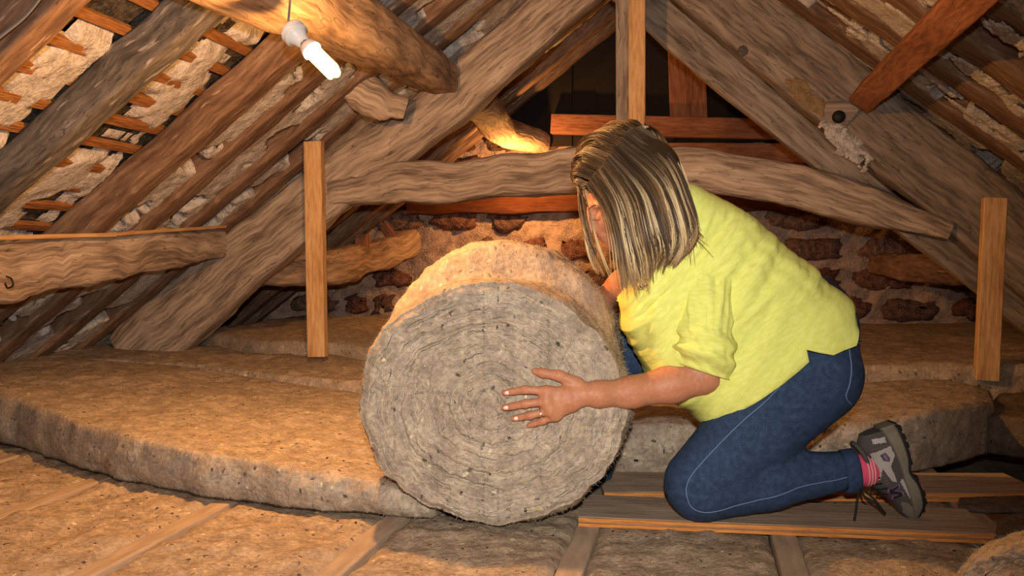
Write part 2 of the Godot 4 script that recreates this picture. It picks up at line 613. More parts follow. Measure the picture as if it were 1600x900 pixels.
func make_materials() -> void:
	var oak := grain(Color(0.43, 0.365, 0.315), Color(0.655, 0.575, 0.50), Color(0.79, 0.71, 0.63), 11, 0.014)
	mat("oak", oak, Vector3(0.34, 3.3, 1), 0.4)
	mat("oak_stained", grain(Color(0.37, 0.32, 0.285), Color(0.55, 0.49, 0.435), Color(0.66, 0.60, 0.54), 13, 0.014, 0.20, Color(0.64, 0.50, 0.32)), Vector3(0.36, 3.0, 1), 0.4)
	mat("oak_grey", oak, Vector3(0.30, 2.4, 1), 0.3, 0.92, Color(0.86, 0.88, 0.90))
	mat("oak_log", oak, Vector3(0.30, 2.2, 1), 0.35, 0.9, Color(1.0, 0.95, 0.88))
	var old := grain(Color(0.35, 0.265, 0.21), Color(0.48, 0.375, 0.30), Color(0.575, 0.475, 0.39), 31, 0.008, 0.22, Color(0.66, 0.58, 0.50))
	mat("rafter", old, Vector3(0.5, 3.0, 1), 0.3)
	mat("rafter_sooty", grain(Color(0.23, 0.21, 0.20), Color(0.36, 0.335, 0.315), Color(0.47, 0.44, 0.42), 37, 0.01, 0.26, Color(0.60, 0.57, 0.55)), Vector3(0.6, 2.6, 1), 0.4)
	mat("red_pine", grain(Color(0.44, 0.27, 0.18), Color(0.56, 0.36, 0.25), Color(0.63, 0.43, 0.31), 41, 0.006), Vector3(0.5, 3.0, 1), 0.4, 0.8)
	mat("red_plate", [M.red_pine.albedo_texture, M.red_pine.heightmap_texture], Vector3(0.5, 3.0, 1), 0.5, 0.9, Color(0.62, 0.55, 0.52))
	var pine := grain(Color(0.68, 0.50, 0.32), Color(0.79, 0.62, 0.42), Color(0.86, 0.71, 0.51), 51, 0.004)
	mat("new_pine", pine, Vector3(0.5, 3.6, 1), 0.25, 0.75)
	mat("batten", pine, Vector3(0.8, 5.0, 1), 0.4, 0.85, Color(0.74, 0.64, 0.55))
	mat("board_edge", pine, Vector3(0.8, 8.0, 1), 0.3, 0.8, Color(1.0, 0.82, 0.62))
	mat("board_top", grain(Color(0.53, 0.46, 0.39), Color(0.62, 0.545, 0.47), Color(0.69, 0.61, 0.53), 71, 0.004), Vector3(0.4, 2.6, 1), 0.2)
	mat("slate", mottle([Color(0.20, 0.185, 0.17), Color(0.34, 0.31, 0.28), Color(0.42, 0.36, 0.29)], [0.012, 0.04], 81), Vector3(2.5, 2.5, 2.5), 0.5, 0.85, Color.WHITE, true)
	mat("lime", mottle([Color(0.60, 0.57, 0.55), Color(0.78, 0.75, 0.72), Color(0.88, 0.86, 0.83)], [0.012, 0.05], 83), Vector3(3.0, 3.0, 3.0), 0.9, 0.95, Color.WHITE, true)
	mat("ochre", mottle([Color(0.46, 0.38, 0.28), Color(0.56, 0.46, 0.33), Color(0.62, 0.52, 0.39)], [0.012, 0.05], 84), Vector3(4.0, 4.0, 4.0), 0.3, 0.95, Color.WHITE, true)
	var rock := mottle([Color(0.50, 0.42, 0.38), Color(0.78, 0.70, 0.66), Color(0.92, 0.86, 0.80)], [0.014, 0.05], 87)
	mat("stone", rock, Vector3(2.4, 2.4, 2.4), 1.2, 0.95, Color.WHITE, true).vertex_color_use_as_albedo = true
	mat("wall_mortar", mottle([Color(0.56, 0.46, 0.40), Color(0.72, 0.61, 0.54), Color(0.78, 0.69, 0.62)], [0.01, 0.05], 89), Vector3(2.0, 2.0, 2.0), 1.4, 0.95, Color.WHITE, true)
	var wool := felt()
	mat("wool", wool, Vector3(1.3, 1.3, 1.3), 0.6, 0.95, Color.WHITE, true)
	mat("wool_old", wool, Vector3(1.3, 1.3, 1.3), 0.5, 0.95, Color(1.0, 0.98, 0.95), true)
	mat("wool_grey", wool, Vector3(1.6, 1.6, 1.6), 0.5, 0.95, Color(0.62, 0.61, 0.60), true)
	plain("fibre_mix", Color.WHITE, 0.9, true)
	plain("fibre", Color(0.66, 0.60, 0.52), 0.9)
	plain("gable_tar", Color(0.13, 0.105, 0.09), 0.9)
	mat("joist_wood", grain(Color(0.56, 0.48, 0.40), Color(0.65, 0.565, 0.475), Color(0.72, 0.63, 0.54), 75, 0.003), Vector3(0.3, 2.0, 1), 0.2, 0.95)
	plain("fibre_grey", Color(0.42, 0.39, 0.36), 0.9)
	mat("denim", weave("denim"), Vector3(5.0, 5.0, 5.0), 0.12, 0.85, Color.WHITE, true)
	plain("stitch", Color(0.42, 0.49, 0.62), 0.8)
	var jersey := mat("jersey", weave("jersey"), Vector3(3.2, 3.2, 3.2), 0.07, 0.9)
	jersey.backlight_enabled = true
	jersey.backlight = Color(0.35, 0.35, 0.10)
	var skin := mat("skin", mottle([Color(0.67, 0.44, 0.32), Color(0.71, 0.475, 0.35), Color(0.745, 0.52, 0.39)], [0.02, 0.06], 95, 256), Vector3(6, 6, 6), 0.05, 0.5, Color.WHITE, true)
	skin.subsurf_scatter_enabled = true
	skin.subsurf_scatter_strength = 0.12
	plain("nail", Color(0.93, 0.74, 0.68), 0.25)
	plain("lips", Color(0.70, 0.36, 0.32), 0.45)
	var hair := plain("hair", Color.WHITE, 0.38, true)
	hair.metallic_specular = 0.32
	var gold := plain("silver", Color(0.86, 0.84, 0.80), 0.2)
	gold.metallic = 1.0
	plain("shoe_mesh", Color(0.30, 0.275, 0.265), 0.8)
	plain("shoe_grey", Color(0.66, 0.63, 0.61), 0.55)
	plain("shoe_sole", Color(0.47, 0.44, 0.385), 0.7)
	plain("shoe_rubber", Color(0.13, 0.12, 0.115), 0.7)
	plain("shoe_pink", Color(0.60, 0.32, 0.42), 0.6)
	plain("shoe_violet", Color(0.50, 0.36, 0.53), 0.6)
	plain("sock_pink", Color(0.86, 0.32, 0.44), 0.9)
	plain("sock_pale", Color(0.87, 0.68, 0.66), 0.9)
	plain("iron", Color(0.12, 0.105, 0.095), 0.6)
	plain("bakelite", Color(0.86, 0.86, 0.85), 0.35)
	plain("flex", Color(0.40, 0.40, 0.41), 0.6)
	plain("dark_vest", Color(0.10, 0.10, 0.13), 0.9)
	var glow := plain("lamp_glow", Color(1.0, 0.93, 0.7), 0.5)
	glow.emission_enabled = true
	glow.emission = Color(1.0, 0.86, 0.42)
	glow.emission_energy_multiplier = 9.0
	var fl := plain("flash_lens_glow", Color(1, 1, 1), 0.4)
	fl.emission_enabled = true
	fl.emission = Color(1.0, 0.97, 0.93)
	fl.emission_energy_multiplier = 4.0


# ------------------------------------------------------------------ roof slopes
var splashes := []

func flake(c: Vector3, ux: Vector3, out: Vector3, w: float, h: float, sd: int) -> MB:      # a thin crust with a ragged outline on a surface
	ux = ux.normalized()
	var uy := out.cross(ux).normalized()
	var m := MB.new()
	var g := 0.006
	var nx := int(w * 1.5 / g)
	var ny := int(h * 1.7 / g)
	var hs := PackedFloat32Array()
	for b in ny + 1:
		for a in nx + 1:
			var x := (a - nx * 0.5) * g
			var y := (b - ny * 0.5) * g
			var q := pow(x / (w * 0.5), 2.0) + pow(y / (h * 0.5), 2.0)
			var e := 1.0 - q + 1.3 * shape_noise.get_noise_2d(x * 14.0 + sd * 7.0, y * 18.0) + 0.7 * shape_noise.get_noise_2d(x * 50.0 + sd, y * 50.0)
			hs.append(e)
			m.add(c + ux * x + uy * y + out * (clampf(e * 3.0, -0.6, 1.0) * 0.005 + 0.002 * shape_noise.get_noise_2d(x * 60.0, y * 60.0)))
	for b in ny:
		for a in nx:
			var k := b * (nx + 1) + a
			if maxf(maxf(hs[k], hs[k + 1]), maxf(hs[k + nx + 1], hs[k + nx + 2])) > 0.0:
				m.quad(k, k + 1, k + nx + 2, k + nx + 1)
	if m.i.size() and (m.v[m.i[1]] - m.v[m.i[0]]).cross(m.v[m.i[2]] - m.v[m.i[0]]).dot(out) < 0.0:
		m.i.reverse()
	return m

func roof_x(side: int, y: float) -> float:       # x of the rafters' underside at a height
	return -1.8 + (y - 1.10) / SLOPE if side < 0 else 0.754 - (y - 1.405) / SLOPE

func roof_pt(side: int, y: float, z: float, off := 0.0) -> Vector3:      # off: up through the roof, square to the slope
	var n := Vector3(-SLOPE, 1, 0).normalized() if side < 0 else Vector3(SLOPE, 1, 0).normalized()
	return Vector3(roof_x(side, y), y, z) + n * off

const RIDGE_Y := 2.235
const ORDINAL := ["first", "second", "third", "fourth", "fifth", "sixth", "seventh", "eighth", "ninth", "tenth", "eleventh", "twelfth"]

func rafter(side: int, z: float, w: float, h: float, m: String, label: String, amp := 0.006) -> void:
	var path := [roof_pt(side, -0.05, z, h * 0.5), roof_pt(side, 0.6, z + rng.randf_range(-0.012, 0.012), h * 0.5 + rng.randf_range(-0.006, 0.006)), roof_pt(side, 1.3, z + rng.randf_range(-0.012, 0.012), h * 0.5 + rng.randf_range(-0.006, 0.006)), roof_pt(side, RIDGE_Y - 0.03, z, h * 0.5)]
	var up := Vector3(-SLOPE, 1, 0).normalized() if side < 0 else Vector3(SLOPE, 1, 0).normalized()
	solo("common_rafter", timber(path, up, [w], [h], 9.0, amp, 4.0, 28, 0.07), M[m], label, "rafter", "common rafters of the left slope" if side < 0 else "common rafters of the right slope")

func roof(side: int, zs: Array, ws: Array, hr: float, fill: float, deep: Array) -> void:
	var root := Node3D.new()
	_place(root, "roof_left" if side < 0 else "roof_right", self)
	root.position = Vector3(-1.8 if side < 0 else 0.754, 0, -3)
	tag(root, "", "", "", "structure")
	var up := Vector3(-SLOPE, 1, 0).normalized() if side < 0 else Vector3(SLOPE, 1, 0).normalized()
	var along := (roof_pt(side, 1, 0) - roof_pt(side, 0, 0)).normalized()
	var z1 := 1.2
	var z0 := -6.55
	if side > 0:
		for s in splashes:
			part("lime_splash", s, M.lime, root)
	# outer cover, so that the attic is closed
	var deck := MB.new()
	deck.join(sawn(roof_pt(side, -0.2, -2.7, hr + 0.14), roof_pt(side, RIDGE_Y + 0.1, -2.7, hr + 0.14), up, 7.9, 0.03))
	part("roof_cover", deck, M.slate, root)
	var pitch := 0.118
	var len := (RIDGE_Y + 0.15) / along.y
	var count := int(len / pitch)
	# battens: one length per bay, nailed across the rafters
	for k in count:
		var y := -0.1 + k * pitch * along.y + 0.02
		var cuts := [z0, -5.2, -3.45, -2.1, z1]
		for q in cuts.size() - 1:
			var j := rng.randf_range(-0.006, 0.006)
			var m := sawn(roof_pt(side, y + j, cuts[q] + 0.004, hr + 0.012), roof_pt(side, y - j, cuts[q + 1] - 0.004, hr + 0.012), up, 0.036 + rng.randf_range(-0.004, 0.006), 0.022, 0.003)
			part("batten", m, M.batten, root)
	# slates in courses of one slate per 0.27 m, each tilted and a little askew; those beyond the truss are joined
	var kinds := []
	for k in 4:
		var s := MB.new()
		var w := 0.255 + 0.02 * k
		var l := 0.30
		var pts := []
		for e in [[-0.5, -0.5], [0.5, -0.5], [0.5, 0.5], [-0.5, 0.5]]:
			pts.append(Vector2(e[0] * w + rng.randf_range(-0.01, 0.01), e[1] * l + rng.randf_range(-0.02, 0.02)))
		var lo := []
		var hi := []
		for p in pts:
			lo.append(Vector3(p.x, -0.006, p.y))
			hi.append(Vector3(p.x, 0.006, p.y))
		var z4 := [Vector2.ZERO, Vector2(1, 0), Vector2(1, 1), Vector2(0, 1)]
		s.face([lo[0], lo[1], lo[2], lo[3]], z4)
		s.face([hi[3], hi[2], hi[1], hi[0]], z4)
		for q in 4:
			s.face([lo[(q + 1) % 4], lo[q], hi[q], hi[(q + 1) % 4]], z4)
		kinds.append(s)
	var shared := []
	for s in kinds:
		shared.append(s.mesh())
	var far := MB.new()
	var made := 0
	for k in int(count / 1.5):
		var y := 0.02 + k * pitch * 1.5 * along.y
		if y > RIDGE_Y + 0.05:
			break
		var z := -1.2 + (0.14 if k % 2 else 0.0)
		while z > z0:
			var kd := rng.randi() % 4
			var lift := hr + 0.036 + rng.randf_range(0.0, 0.012)
			var b := Basis(Vector3(0, 0, -1) if side < 0 else Vector3(0, 0, 1), up, Vector3.ZERO)
			b.z = b.x.cross(b.y)
			b = b.rotated(up, rng.randf_range(-0.05, 0.05)).rotated(b.x, rng.randf_range(0.02, 0.07) * (1.0))
			var t := Transform3D(b, roof_pt(side, y, z, lift))
			if z > -4.6 and made < 280 and y > 0.1:
				var o := MeshInstance3D.new()
				_place(o, "slate", root)
				o.mesh = shared[kd]
				o.transform = Transform3D(b, t.origin - root.position)
				o.material_override = M.slate
				made += 1
			else:
				var s := MB.new()
				s.join(kinds[kd]).moved(t)
				far.join(s)
			z -= 0.275
	part("slates_far", far, M.slate, root, "", "stuff")
	# lime torching pressed up between the battens, bay by bay: lumps with ragged edges that hang below the slates
	for q in zs.size() - 1:
		var za: float = zs[q] - ws[q] * 0.5 + 0.004
		var zb: float = zs[q + 1] + ws[q + 1] * 0.5 - 0.004
		var g := 0.0145
		var nv := maxi(2, int((za - zb) / g))
		var nu := int(len / g)
		var m := MB.new()
		var id := PackedInt32Array()
		id.resize((nu + 1) * (nv + 1))
		var hs := PackedFloat32Array()
		hs.resize((nu + 1) * (nv + 1))
		for a in nu + 1:
			var y := -0.05 + a * g * along.y
			for b in nv + 1:
				var z := lerpf(za, zb, float(b) / nv)
				var p := roof_pt(side, y, z, 0)
				var s := a * g
				var edge := minf(float(b), float(nv - b)) / nv
				var bt := absf(fposmod((s + 0.05 + 0.02) / pitch, 1.0) - 0.5)      # 0.5 on a batten, 0 between two
				var e := shape_noise.get_noise_3d(p.x * 3.1 + side * 9.0, p.y * 3.1, z * 3.1) * 1.5 + lump_noise.get_noise_3d(p.x * 2.4, p.y * 2.4, z * 2.4 + side) * 0.6
				var h := e + fill + (0.16 if deep[q] > 0.06 else 0.0) - edge * 0.25 + (0.32 - bt) * (0.55 if deep[q] < 0.06 else 0.2)
				hs[a * (nv + 1) + b] = h
				var lump := lump_noise.get_noise_3d(p.x * 6.0, p.y * 6.0, z * 6.0) * 0.007 + lump_noise.get_noise_3d(p.x * 17.0, p.y * 17.0, z * 17.0) * 0.004 + shape_noise.get_noise_3d(p.x * 40.0, p.y * 40.0, z * 40.0) * 0.003
				var drop := (clampf(h * 2.2, -0.1, 1.0) if deep[q] < 0.06 else smoothstep(-0.06, 0.14, h)) * float(deep[q]) + clampf(h * 6.0, 0.0, 1.0) * (lump + (0.012 + (0.5 - edge) * 0.012) * (1.0 if deep[q] > 0.03 else 0.3))
				id[a * (nv + 1) + b] = m.add(roof_pt(side, y, z, hr + 0.024 - drop))
		for a in nu:
			for b in nv:
				var k := a * (nv + 1) + b
				if maxf(maxf(hs[k], hs[k + 1]), maxf(hs[k + nv + 1], hs[k + nv + 2])) > 0.0:
					if side < 0:
						m.quad(id[k], id[k + 1], id[k + nv + 2], id[k + nv + 1])
					else:
						m.quad(id[k], id[k + nv + 1], id[k + nv + 2], id[k + 1])
		if m.i.size():
			part("lime_torching", m, M.lime, root, "", "stuff")


# ------------------------------------------------------------------ wool quilts and rolls
func wool_disp(p: Vector3) -> float:
	return 0.016 * lump_noise.get_noise_3d(p.x * 3.0, p.y * 3.0, p.z * 3.0) + 0.007 * lump_noise.get_noise_3d(p.x * 13.0, p.y * 13.0, p.z * 13.0) + 0.0035 * shape_noise.get_noise_3d(p.x * 45.0, p.y * 45.0, p.z * 45.0)

func quilt(front: Array, back: Array, hgt: Array, base: float, step := 0.014, puff := 0.03) -> MB:      # a thick mat between a front and a back line, its edge faces ragged
	var total := 0.0
	for k in front.size() - 1:
		total += (front[k + 1] - front[k]).length()
	var cnt := int(total / step)
	var rings := []
	for j in cnt + 1:
		var s := float(j) / cnt
		var f: Vector3 = cr(front, s * (front.size() - 1))
		var b: Vector3 = cr(back, s * (back.size() - 1))
		var h: float = cr(hgt, s * (hgt.size() - 1))
		var across := (b - f)
		f.y = 0.0
		across.y = 0
		var wid := across.length()
		across = across.normalized()
		var e_in := clampf(1.0 - minf(s, 1.0 - s) * total / 0.045, 0.0, 1.0)      # rounded, slanting ends
		var tuck := 1.0 - sqrt(1.0 - e_in * e_in * 0.96)
		h *= 1.0 - 0.28 * tuck
		f += across * 0.03 * tuck
		wid -= 0.06 * tuck
		var n_top := int(wid / 0.02)
		var ring := PackedVector3Array()
		var nf := 14
		for k in nf:
			var t := float(k) / (nf - 1)
			var q := f + Vector3.UP * (base + h * t * 0.97) - across * (0.022 * sin(PI * t))
			q -= across * (wool_disp(q * 1.3) * 1.3 + 0.007 * shape_noise.get_noise_3d(q.x * 26.0, q.y * 40.0, q.z * 26.0))
			ring.append(q)
		for k in range(1, n_top):
			var t := float(k) / n_top
			var q := f + across * wid * t + Vector3.UP * (base + h)
			var soft := minf(minf(t, 1.0 - t) * wid / 0.05, 1.0)
			q.y += -0.008 * (1.0 - soft) + wool_disp(q) * (0.5 + 0.5 * soft) + puff * 0.5 * lump_noise.get_noise_2d(q.x * 1.3 + 3.0, q.z * 1.3)
			ring.append(q)
		for k in nf:
			var t := 1.0 - float(k) / (nf - 1)
			var q := f + across * wid + Vector3.UP * (base + h * t * 0.97) + across * (0.02 * sin(PI * t))
			q += across * wool_disp(q * 1.3)
			ring.append(q)
		ring.append(f + across * wid * 0.66 + Vector3.UP * base)
		ring.append(f + across * wid * 0.33 + Vector3.UP * base)
		rings.append(ring)
	return loft_same(rings)

func loft_same(rings: Array) -> MB:            # rings may differ in size a little: resample to the first one's
	var n: int = rings[0].size()
	for j in rings.size():
		if rings[j].size() != n:
			var r := PackedVector3Array()
			for k in n:
				var t: float = float(k) / n * rings[j].size()
				var a := int(t)
				r.append(rings[j][a].lerp(rings[j][(a + 1) % rings[j].size()], t - a))
			rings[j] = r
	return loft(rings)

func fuzz(src: MB, count: int, lo: float, hi: float, test = null, sd := 1) -> MB:      # loose fibres standing off a surface
	var r := RandomNumberGenerator.new()
	r.seed = sd
	var m := MB.new()
	var tries := 0
	while count > 0 and tries < 400000:
		tries += 1
		var k := (r.randi() % (src.i.size() / 3)) * 3
		var a := src.v[src.i[k]]
		var b := src.v[src.i[k + 1]]
		var c := src.v[src.i[k + 2]]
		var n := (b - a).cross(c - a)
		if n.length_squared() < 1e-14:
			continue
		n = n.normalized()
		var p := a.lerp(b, r.randf()).lerp(c, r.randf())
		if test != null and not test.call(p, n):
			continue
		count -= 1
		var d := (n * 0.8 + Vector3(r.randf_range(-1, 1), r.randf_range(-0.8, 0.8), r.randf_range(-1, 1)) * 0.9).normalized()
		var bend := Vector3(r.randf_range(-1, 1), r.randf_range(-1, 0.6), r.randf_range(-1, 1)) * 0.7
		var len := r.randf_range(lo, hi)
		var side := d.cross(Vector3(0.2, 0.3, 1.0)).normalized() * r.randf_range(0.0002, 0.00042)
		var q := p - n * 0.002
		var prev := [-1, -1]
		for s in 4:
			var w := side * (1.0 - s / 3.3)
			var id := [m.add(q - w), m.add(q + w)]
			if s > 0:
				m.quad(prev[0], prev[1], id[1], id[0])
			prev = id
			q += d * len / 3.0
			d = (d + bend * 0.45).normalized()
	return m

func wool_roll(called: String, a: Vector3, b: Vector3, across: Vector3, ra: Vector2, rb: Vector2, label: String, sd: int, ln := 0.0) -> void:       # a rolled mat from end a (seen) to end b; radii (across, up)
	var n := 260
	var root := thing(called, label, "insulation roll", Vector3((a.x + b.x) / 2, 0, (a.z + b.z) / 2))
	b.y = a.y
	var ax := (b - a).normalized()
	across = (across - ax * across.dot(ax)).normalized()
	var upv := Vector3.UP
	var side := MB.new()
	var rings := []
	var steps := 34
	for j in steps + 1:
		var t := float(j) / steps
		var ring := PackedVector3Array()
		for k in n:
			var ph := TAU * k / n
			var r := ra.lerp(rb, smoothstep(0.22, 0.40, t + 0.05 * sin(ph * 3.0)))
			if ln > 0.0:
				r = ra.lerp(rb, t)
			var c := a.lerp(b, t)
			c.y += r.y - ra.y
			var q := c + across * cos(ph) * r.x + upv * sin(ph) * r.y
			var o := (across * cos(ph) + upv * sin(ph))
			q += o * (wool_disp(q * 1.1) * 1.1 - 0.012 * pow(absf(t - 0.5) * 2.0, 14.0))
			if q.y < 0.012:
				q.y = 0.012
			ring.append(q)
		rings.append(ring)
	side = loft(rings, false)
	var outer := part("outer_wrap", side, M.wool, root)
	# the two ends: the spiral of the wound mat as grooves between bulging windings
	for e in 2:
		var f := MB.new()
		var c := a if e == 0 else b
		var out := -ax if e == 0 else ax
		var r := ra if e == 0 else rb
		if e == 1:
			c.y += rb.y - ra.y
		var nr := 90 if e == 0 else 30
		var pitch := 0.034
		for j in nr + 1:
			var t := float(j) / nr
			for k in n + 1:
				var ph := TAU * k / n
				var ring: PackedVector3Array = rings[0] if e == 0 else rings[steps]
				var rim: Vector3 = ring[k % n]
				var q := c.lerp(rim, t)
				var rad := t * (r.x + r.y) * 0.5
				var wob := 0.02 * lump_noise.get_noise_2d(q.x * 4.0 + sd, q.y * 4.0) + 0.008 * lump_noise.get_noise_2d(q.x * 11.0, q.y * 11.0 + sd)
				var w := fposmod((rad + wob) / pitch - ph / TAU, 1.0)
				var gr := exp(-pow((w - 0.5) / 0.085, 2.0))
				var strong := 0.12 + 0.88 * clampf(0.35 + lump_noise.get_noise_2d(q.x * 3.0 - 5.0, q.y * 3.0) * 2.0, 0, 1)
				if rad > 0.175 and rad < 0.212:
					strong += 0.8
				var bulge := 0.012 * sin(PI * w) * 0.0 + 0.010 * (1.0 - t * t)
				var d := bulge - 0.009 * gr * strong + 0.007 * lump_noise.get_noise_2d(q.x * 9.0, q.y * 9.0) + 0.004 * shape_noise.get_noise_2d(q.x * 40.0, q.y * 40.0) + 0.0025 * shape_noise.get_noise_2d(q.x * 110.0, q.y * 110.0)
				d *= 1.0 - smoothstep(0.93, 1.0, t)
				f.add(q + out * (d + 0.010 * (1.0 - smoothstep(0.93, 1.0, t))), Vector2(ph, rad))
		for j in nr:
			for k in n:
				var p := j * (n + 1) + k
				var p2 := p + 1
				if e == 0:
					f.quad(p, p + n + 1, p2 + n + 1, p2)
				else:
					f.quad(p, p2, p2 + n + 1, p + n + 1)
			f.same.append(j * (n + 1))
			f.same.append(j * (n + 1) + n)
		var q0 := (f.v[f.i[n * 60 + 1]] - f.v[f.i[n * 60]]).cross(f.v[f.i[n * 60 + 2]] - f.v[f.i[n * 60]])
		if q0.dot(out) < 0.0:
			f.i.reverse()
		var face := part("wound_end", f, M.wool, root)
		if e == 0:                           # fibres drawn out along the windings
			var w := MB.new()
			var r2 := RandomNumberGenerator.new()
			r2.seed = sd + 50
			for s in 850:
				var j := int(4 + (nr - 8) * sqrt(r2.randf()))
				var k := r2.randi() % n
				var steps_k := int(r2.randf_range(0.02, 0.075) / (TAU * 0.3 * j / nr / n)) + 2
				var pick := r2.randf()
				var col := Color(0.22, 0.18, 0.15) if pick < 0.42 else (Color(0.50, 0.43, 0.34) if pick < 0.85 else (Color(0.60, 0.50, 0.28) if pick < 0.95 else Color(0.05, 0.045, 0.05)))
				var wid := r2.randf_range(0.00025, 0.0007) * (1.6 if pick > 0.95 else 1.0)
				var prev := -1
				for q in mini(steps_k, 60):
					if r2.randf() < 0.16:
						j = clampi(j + (1 if r2.randf() < 0.5 else -1), 3, nr - 3)
					var p: Vector3 = f.v[j * (n + 1) + (k + q) % n]
					var rad_dir: Vector3 = (p - c).normalized() * wid * sin(PI * (q + 0.5) / mini(steps_k, 60))
					var ia := w.add(p - rad_dir + out * 0.0006, Vector2.ZERO, col)
					w.add(p + rad_dir + out * 0.0006, Vector2.ZERO, col)
					if q > 0:
						w.quad(prev, prev + 1, ia + 1, ia)
					prev = ia
			part("wound_fibres", w, M.fibre_mix, face, "", "stuff")
		if e == 0:
			part("loose_fibres", fuzz(f, 1500, 0.005, 0.016, null, sd), M.fibre, outer, "", "stuff")
	part("edge_fibres", fuzz(side, 9000, 0.004, 0.015, null, sd + 4), M.fibre, outer, "", "stuff")


# ------------------------------------------------------------------ lamps
func pendant(at: Vector3, axis: Vector3, hang: Vector3, label: String, energy: float, tone: Color) -> void:
	var root := thing("pendant_lamp", label, "lamp", Vector3(at.x, at.y - 0.1, at.z))
	var f := axis.normalized()
	part("flex", tube([hang, hang.lerp(at, 0.5) + Vector3(0.004, 0, 0.003), at - f * 0.006], [0.0032], 8, 0.02), M.flex, root)
	part("lamp_holder", lathe(at, f, [Vector2(0, 0.004), Vector2(0, 0.022), Vector2(0.003, 0.029), Vector2(0.012, 0.034), Vector2(0.019, 0.0345), Vector2(0.020, 0.030), Vector2(0.026, 0.030), Vector2(0.027, 0.034), Vector2(0.034, 0.034), Vector2(0.036, 0.026), Vector2(0.054, 0.019), Vector2(0.062, 0.017), Vector2(0.063, 0.004)]), M.bakelite, root)
	part("lamp_cap", lathe(at + f * 0.060, f, [Vector2(0, 0.012), Vector2(0.014, 0.012), Vector2(0.015, 0.002)]), M.silver, root)
	part("ballast", lathe(at + f * 0.072, f, [Vector2(0, 0.010), Vector2(0.003, 0.022), Vector2(0.016, 0.026), Vector2(0.026, 0.026), Vector2(0.028, 0.004)]), M.bakelite, root)
	var g := MB.new()
	var s := f.cross(Vector3(0.3, 0.2, 0.9)).normalized()
	var t := f.cross(s)
	var b0 := at + f * 0.098
	for k in 3:                          # three folded tubes
		var c := s * cos(TAU * k / 3.0) * 0.0135 + t * sin(TAU * k / 3.0) * 0.0135
		var w := (s * -sin(TAU * k / 3.0) + t * cos(TAU * k / 3.0)) * 0.0075
		g.join(tube([b0 + c - w, b0 + c - w + f * 0.05, b0 + c - w + f * 0.082, b0 + c + f * 0.091, b0 + c + w + f * 0.082, b0 + c + w + f * 0.05, b0 + c + w], [0.0068], 10, 0.008))
	part("lamp_tube", g, M.lamp_glow, root)
	var l := OmniLight3D.new()
	l.name = "lamp_light"
	l.light_color = tone
	l.light_energy = energy
	l.light_size = 0.02
	l.omni_range = 14.0
	l.omni_attenuation = 2.0
	l.shadow_enabled = true
	root.add_child(l, true)
	l.position = b0 + f * 0.045 - root.position


# ------------------------------------------------------------------ the attic
func build_floor() -> void:
	var fl := Node3D.new()
	_place(fl, "floor", self)
	fl.position = Vector3(-0.3, -0.16, -2.6)
	tag(fl, "", "", "", "structure")
	part("ceiling_board", sawn(Vector3(-0.33, -0.15, 1.2), Vector3(-0.33, -0.15, -6.6), Vector3.UP, 6.6, 0.03), M.board_top, fl)
	var xs := [-2.61, -2.13, -1.66, -1.19, -0.714, -0.25, 0.19, 0.66, 1.13, 1.60]
	for k in xs.size():
		var label: String = ["", "floor joist under the far left end of the front quilt", "joist running in under the front quilt, between the two leftmost open batts", "flush floor joist left of the widest front gap, towards the middle of the quilt edge", "floor joist that runs in under the left side of the wool roll", "floor joist that meets the left tip of the kneeling board", "floor joist under the middle of the front kneeling board", "floor joist under the trainer end of the kneeling boards", "", ""][k]
		if label == "":
			continue
		var m := timber([Vector3(xs[k], -0.072, 0.4), Vector3(xs[k] + 0.004, -0.072, -1.8), Vector3(xs[k] - 0.003, -0.072, -6.3)], Vector3.UP, [0.056], [0.148], 14.0, 0.002, 4.0, 20, 0.1)
		solo("floor_joist", m, M.joist_wood, label, "joist", "floor joists")
	# old wool batts pressed between the joists
	var batt_labels := ["wool batt in the far left corner under the end of the front quilt", "brown wool batt between joists at the lower left corner", "brown wool batt filling the floor gap below the long grey quilt edge", "brown wool batt between joists just left below the roll", "grey brown wool batt under the front of the wool roll", "grey brown wool batt in front of the kneeling board, left of the middle joist", "grey brown wool batt in front of the kneeling board, towards the near roll"]
	for k in 7:
		var x0: float = xs[k] + 0.028
		var x1: float = xs[k + 1] - 0.028
		var m := MB.new()
		var nu := int((x1 - x0) / 0.016)
		var nv := 120
		for a in nu + 1:
			for b in nv + 1:
				var x := lerpf(x0, x1, float(a) / nu)
				var z := lerpf(-0.9, -3.3, float(b) / nv)
				var e := minf(a, nu - a) * 0.016
				m.add(Vector3(x, 0.0 - 0.016 * exp(-e / 0.012) + 0.014 * lump_noise.get_noise_2d(x * 3.5, z * 3.5) + 0.008 * lump_noise.get_noise_2d(x * 12.0, z * 12.0) + 0.003 * shape_noise.get_noise_2d(x * 50.0, z * 50.0), z))
		for a in nu:
			for b in nv:
				var k0 := a * (nv + 1) + b
				m.quad(k0, k0 + nv + 1, k0 + nv + 2, k0 + 1)
		# sides and underside
		m.join(sawn(Vector3((x0 + x1) / 2, -0.09, -0.9), Vector3((x0 + x1) / 2, -0.09, -3.3), Vector3.UP, x1 - x0, 0.09))
		var batt := solo("insulation_batt", m, M.wool_old, batt_labels[k], "insulation batt", "wool batts between the joists")
		if k > 1:
			part("loose_fibres", fuzz(m, 260, 0.006, 0.014, func(p, n): return n.y > 0.6 and p.z < -1.6, 20 + k), M.fibre, batt, "", "stuff")

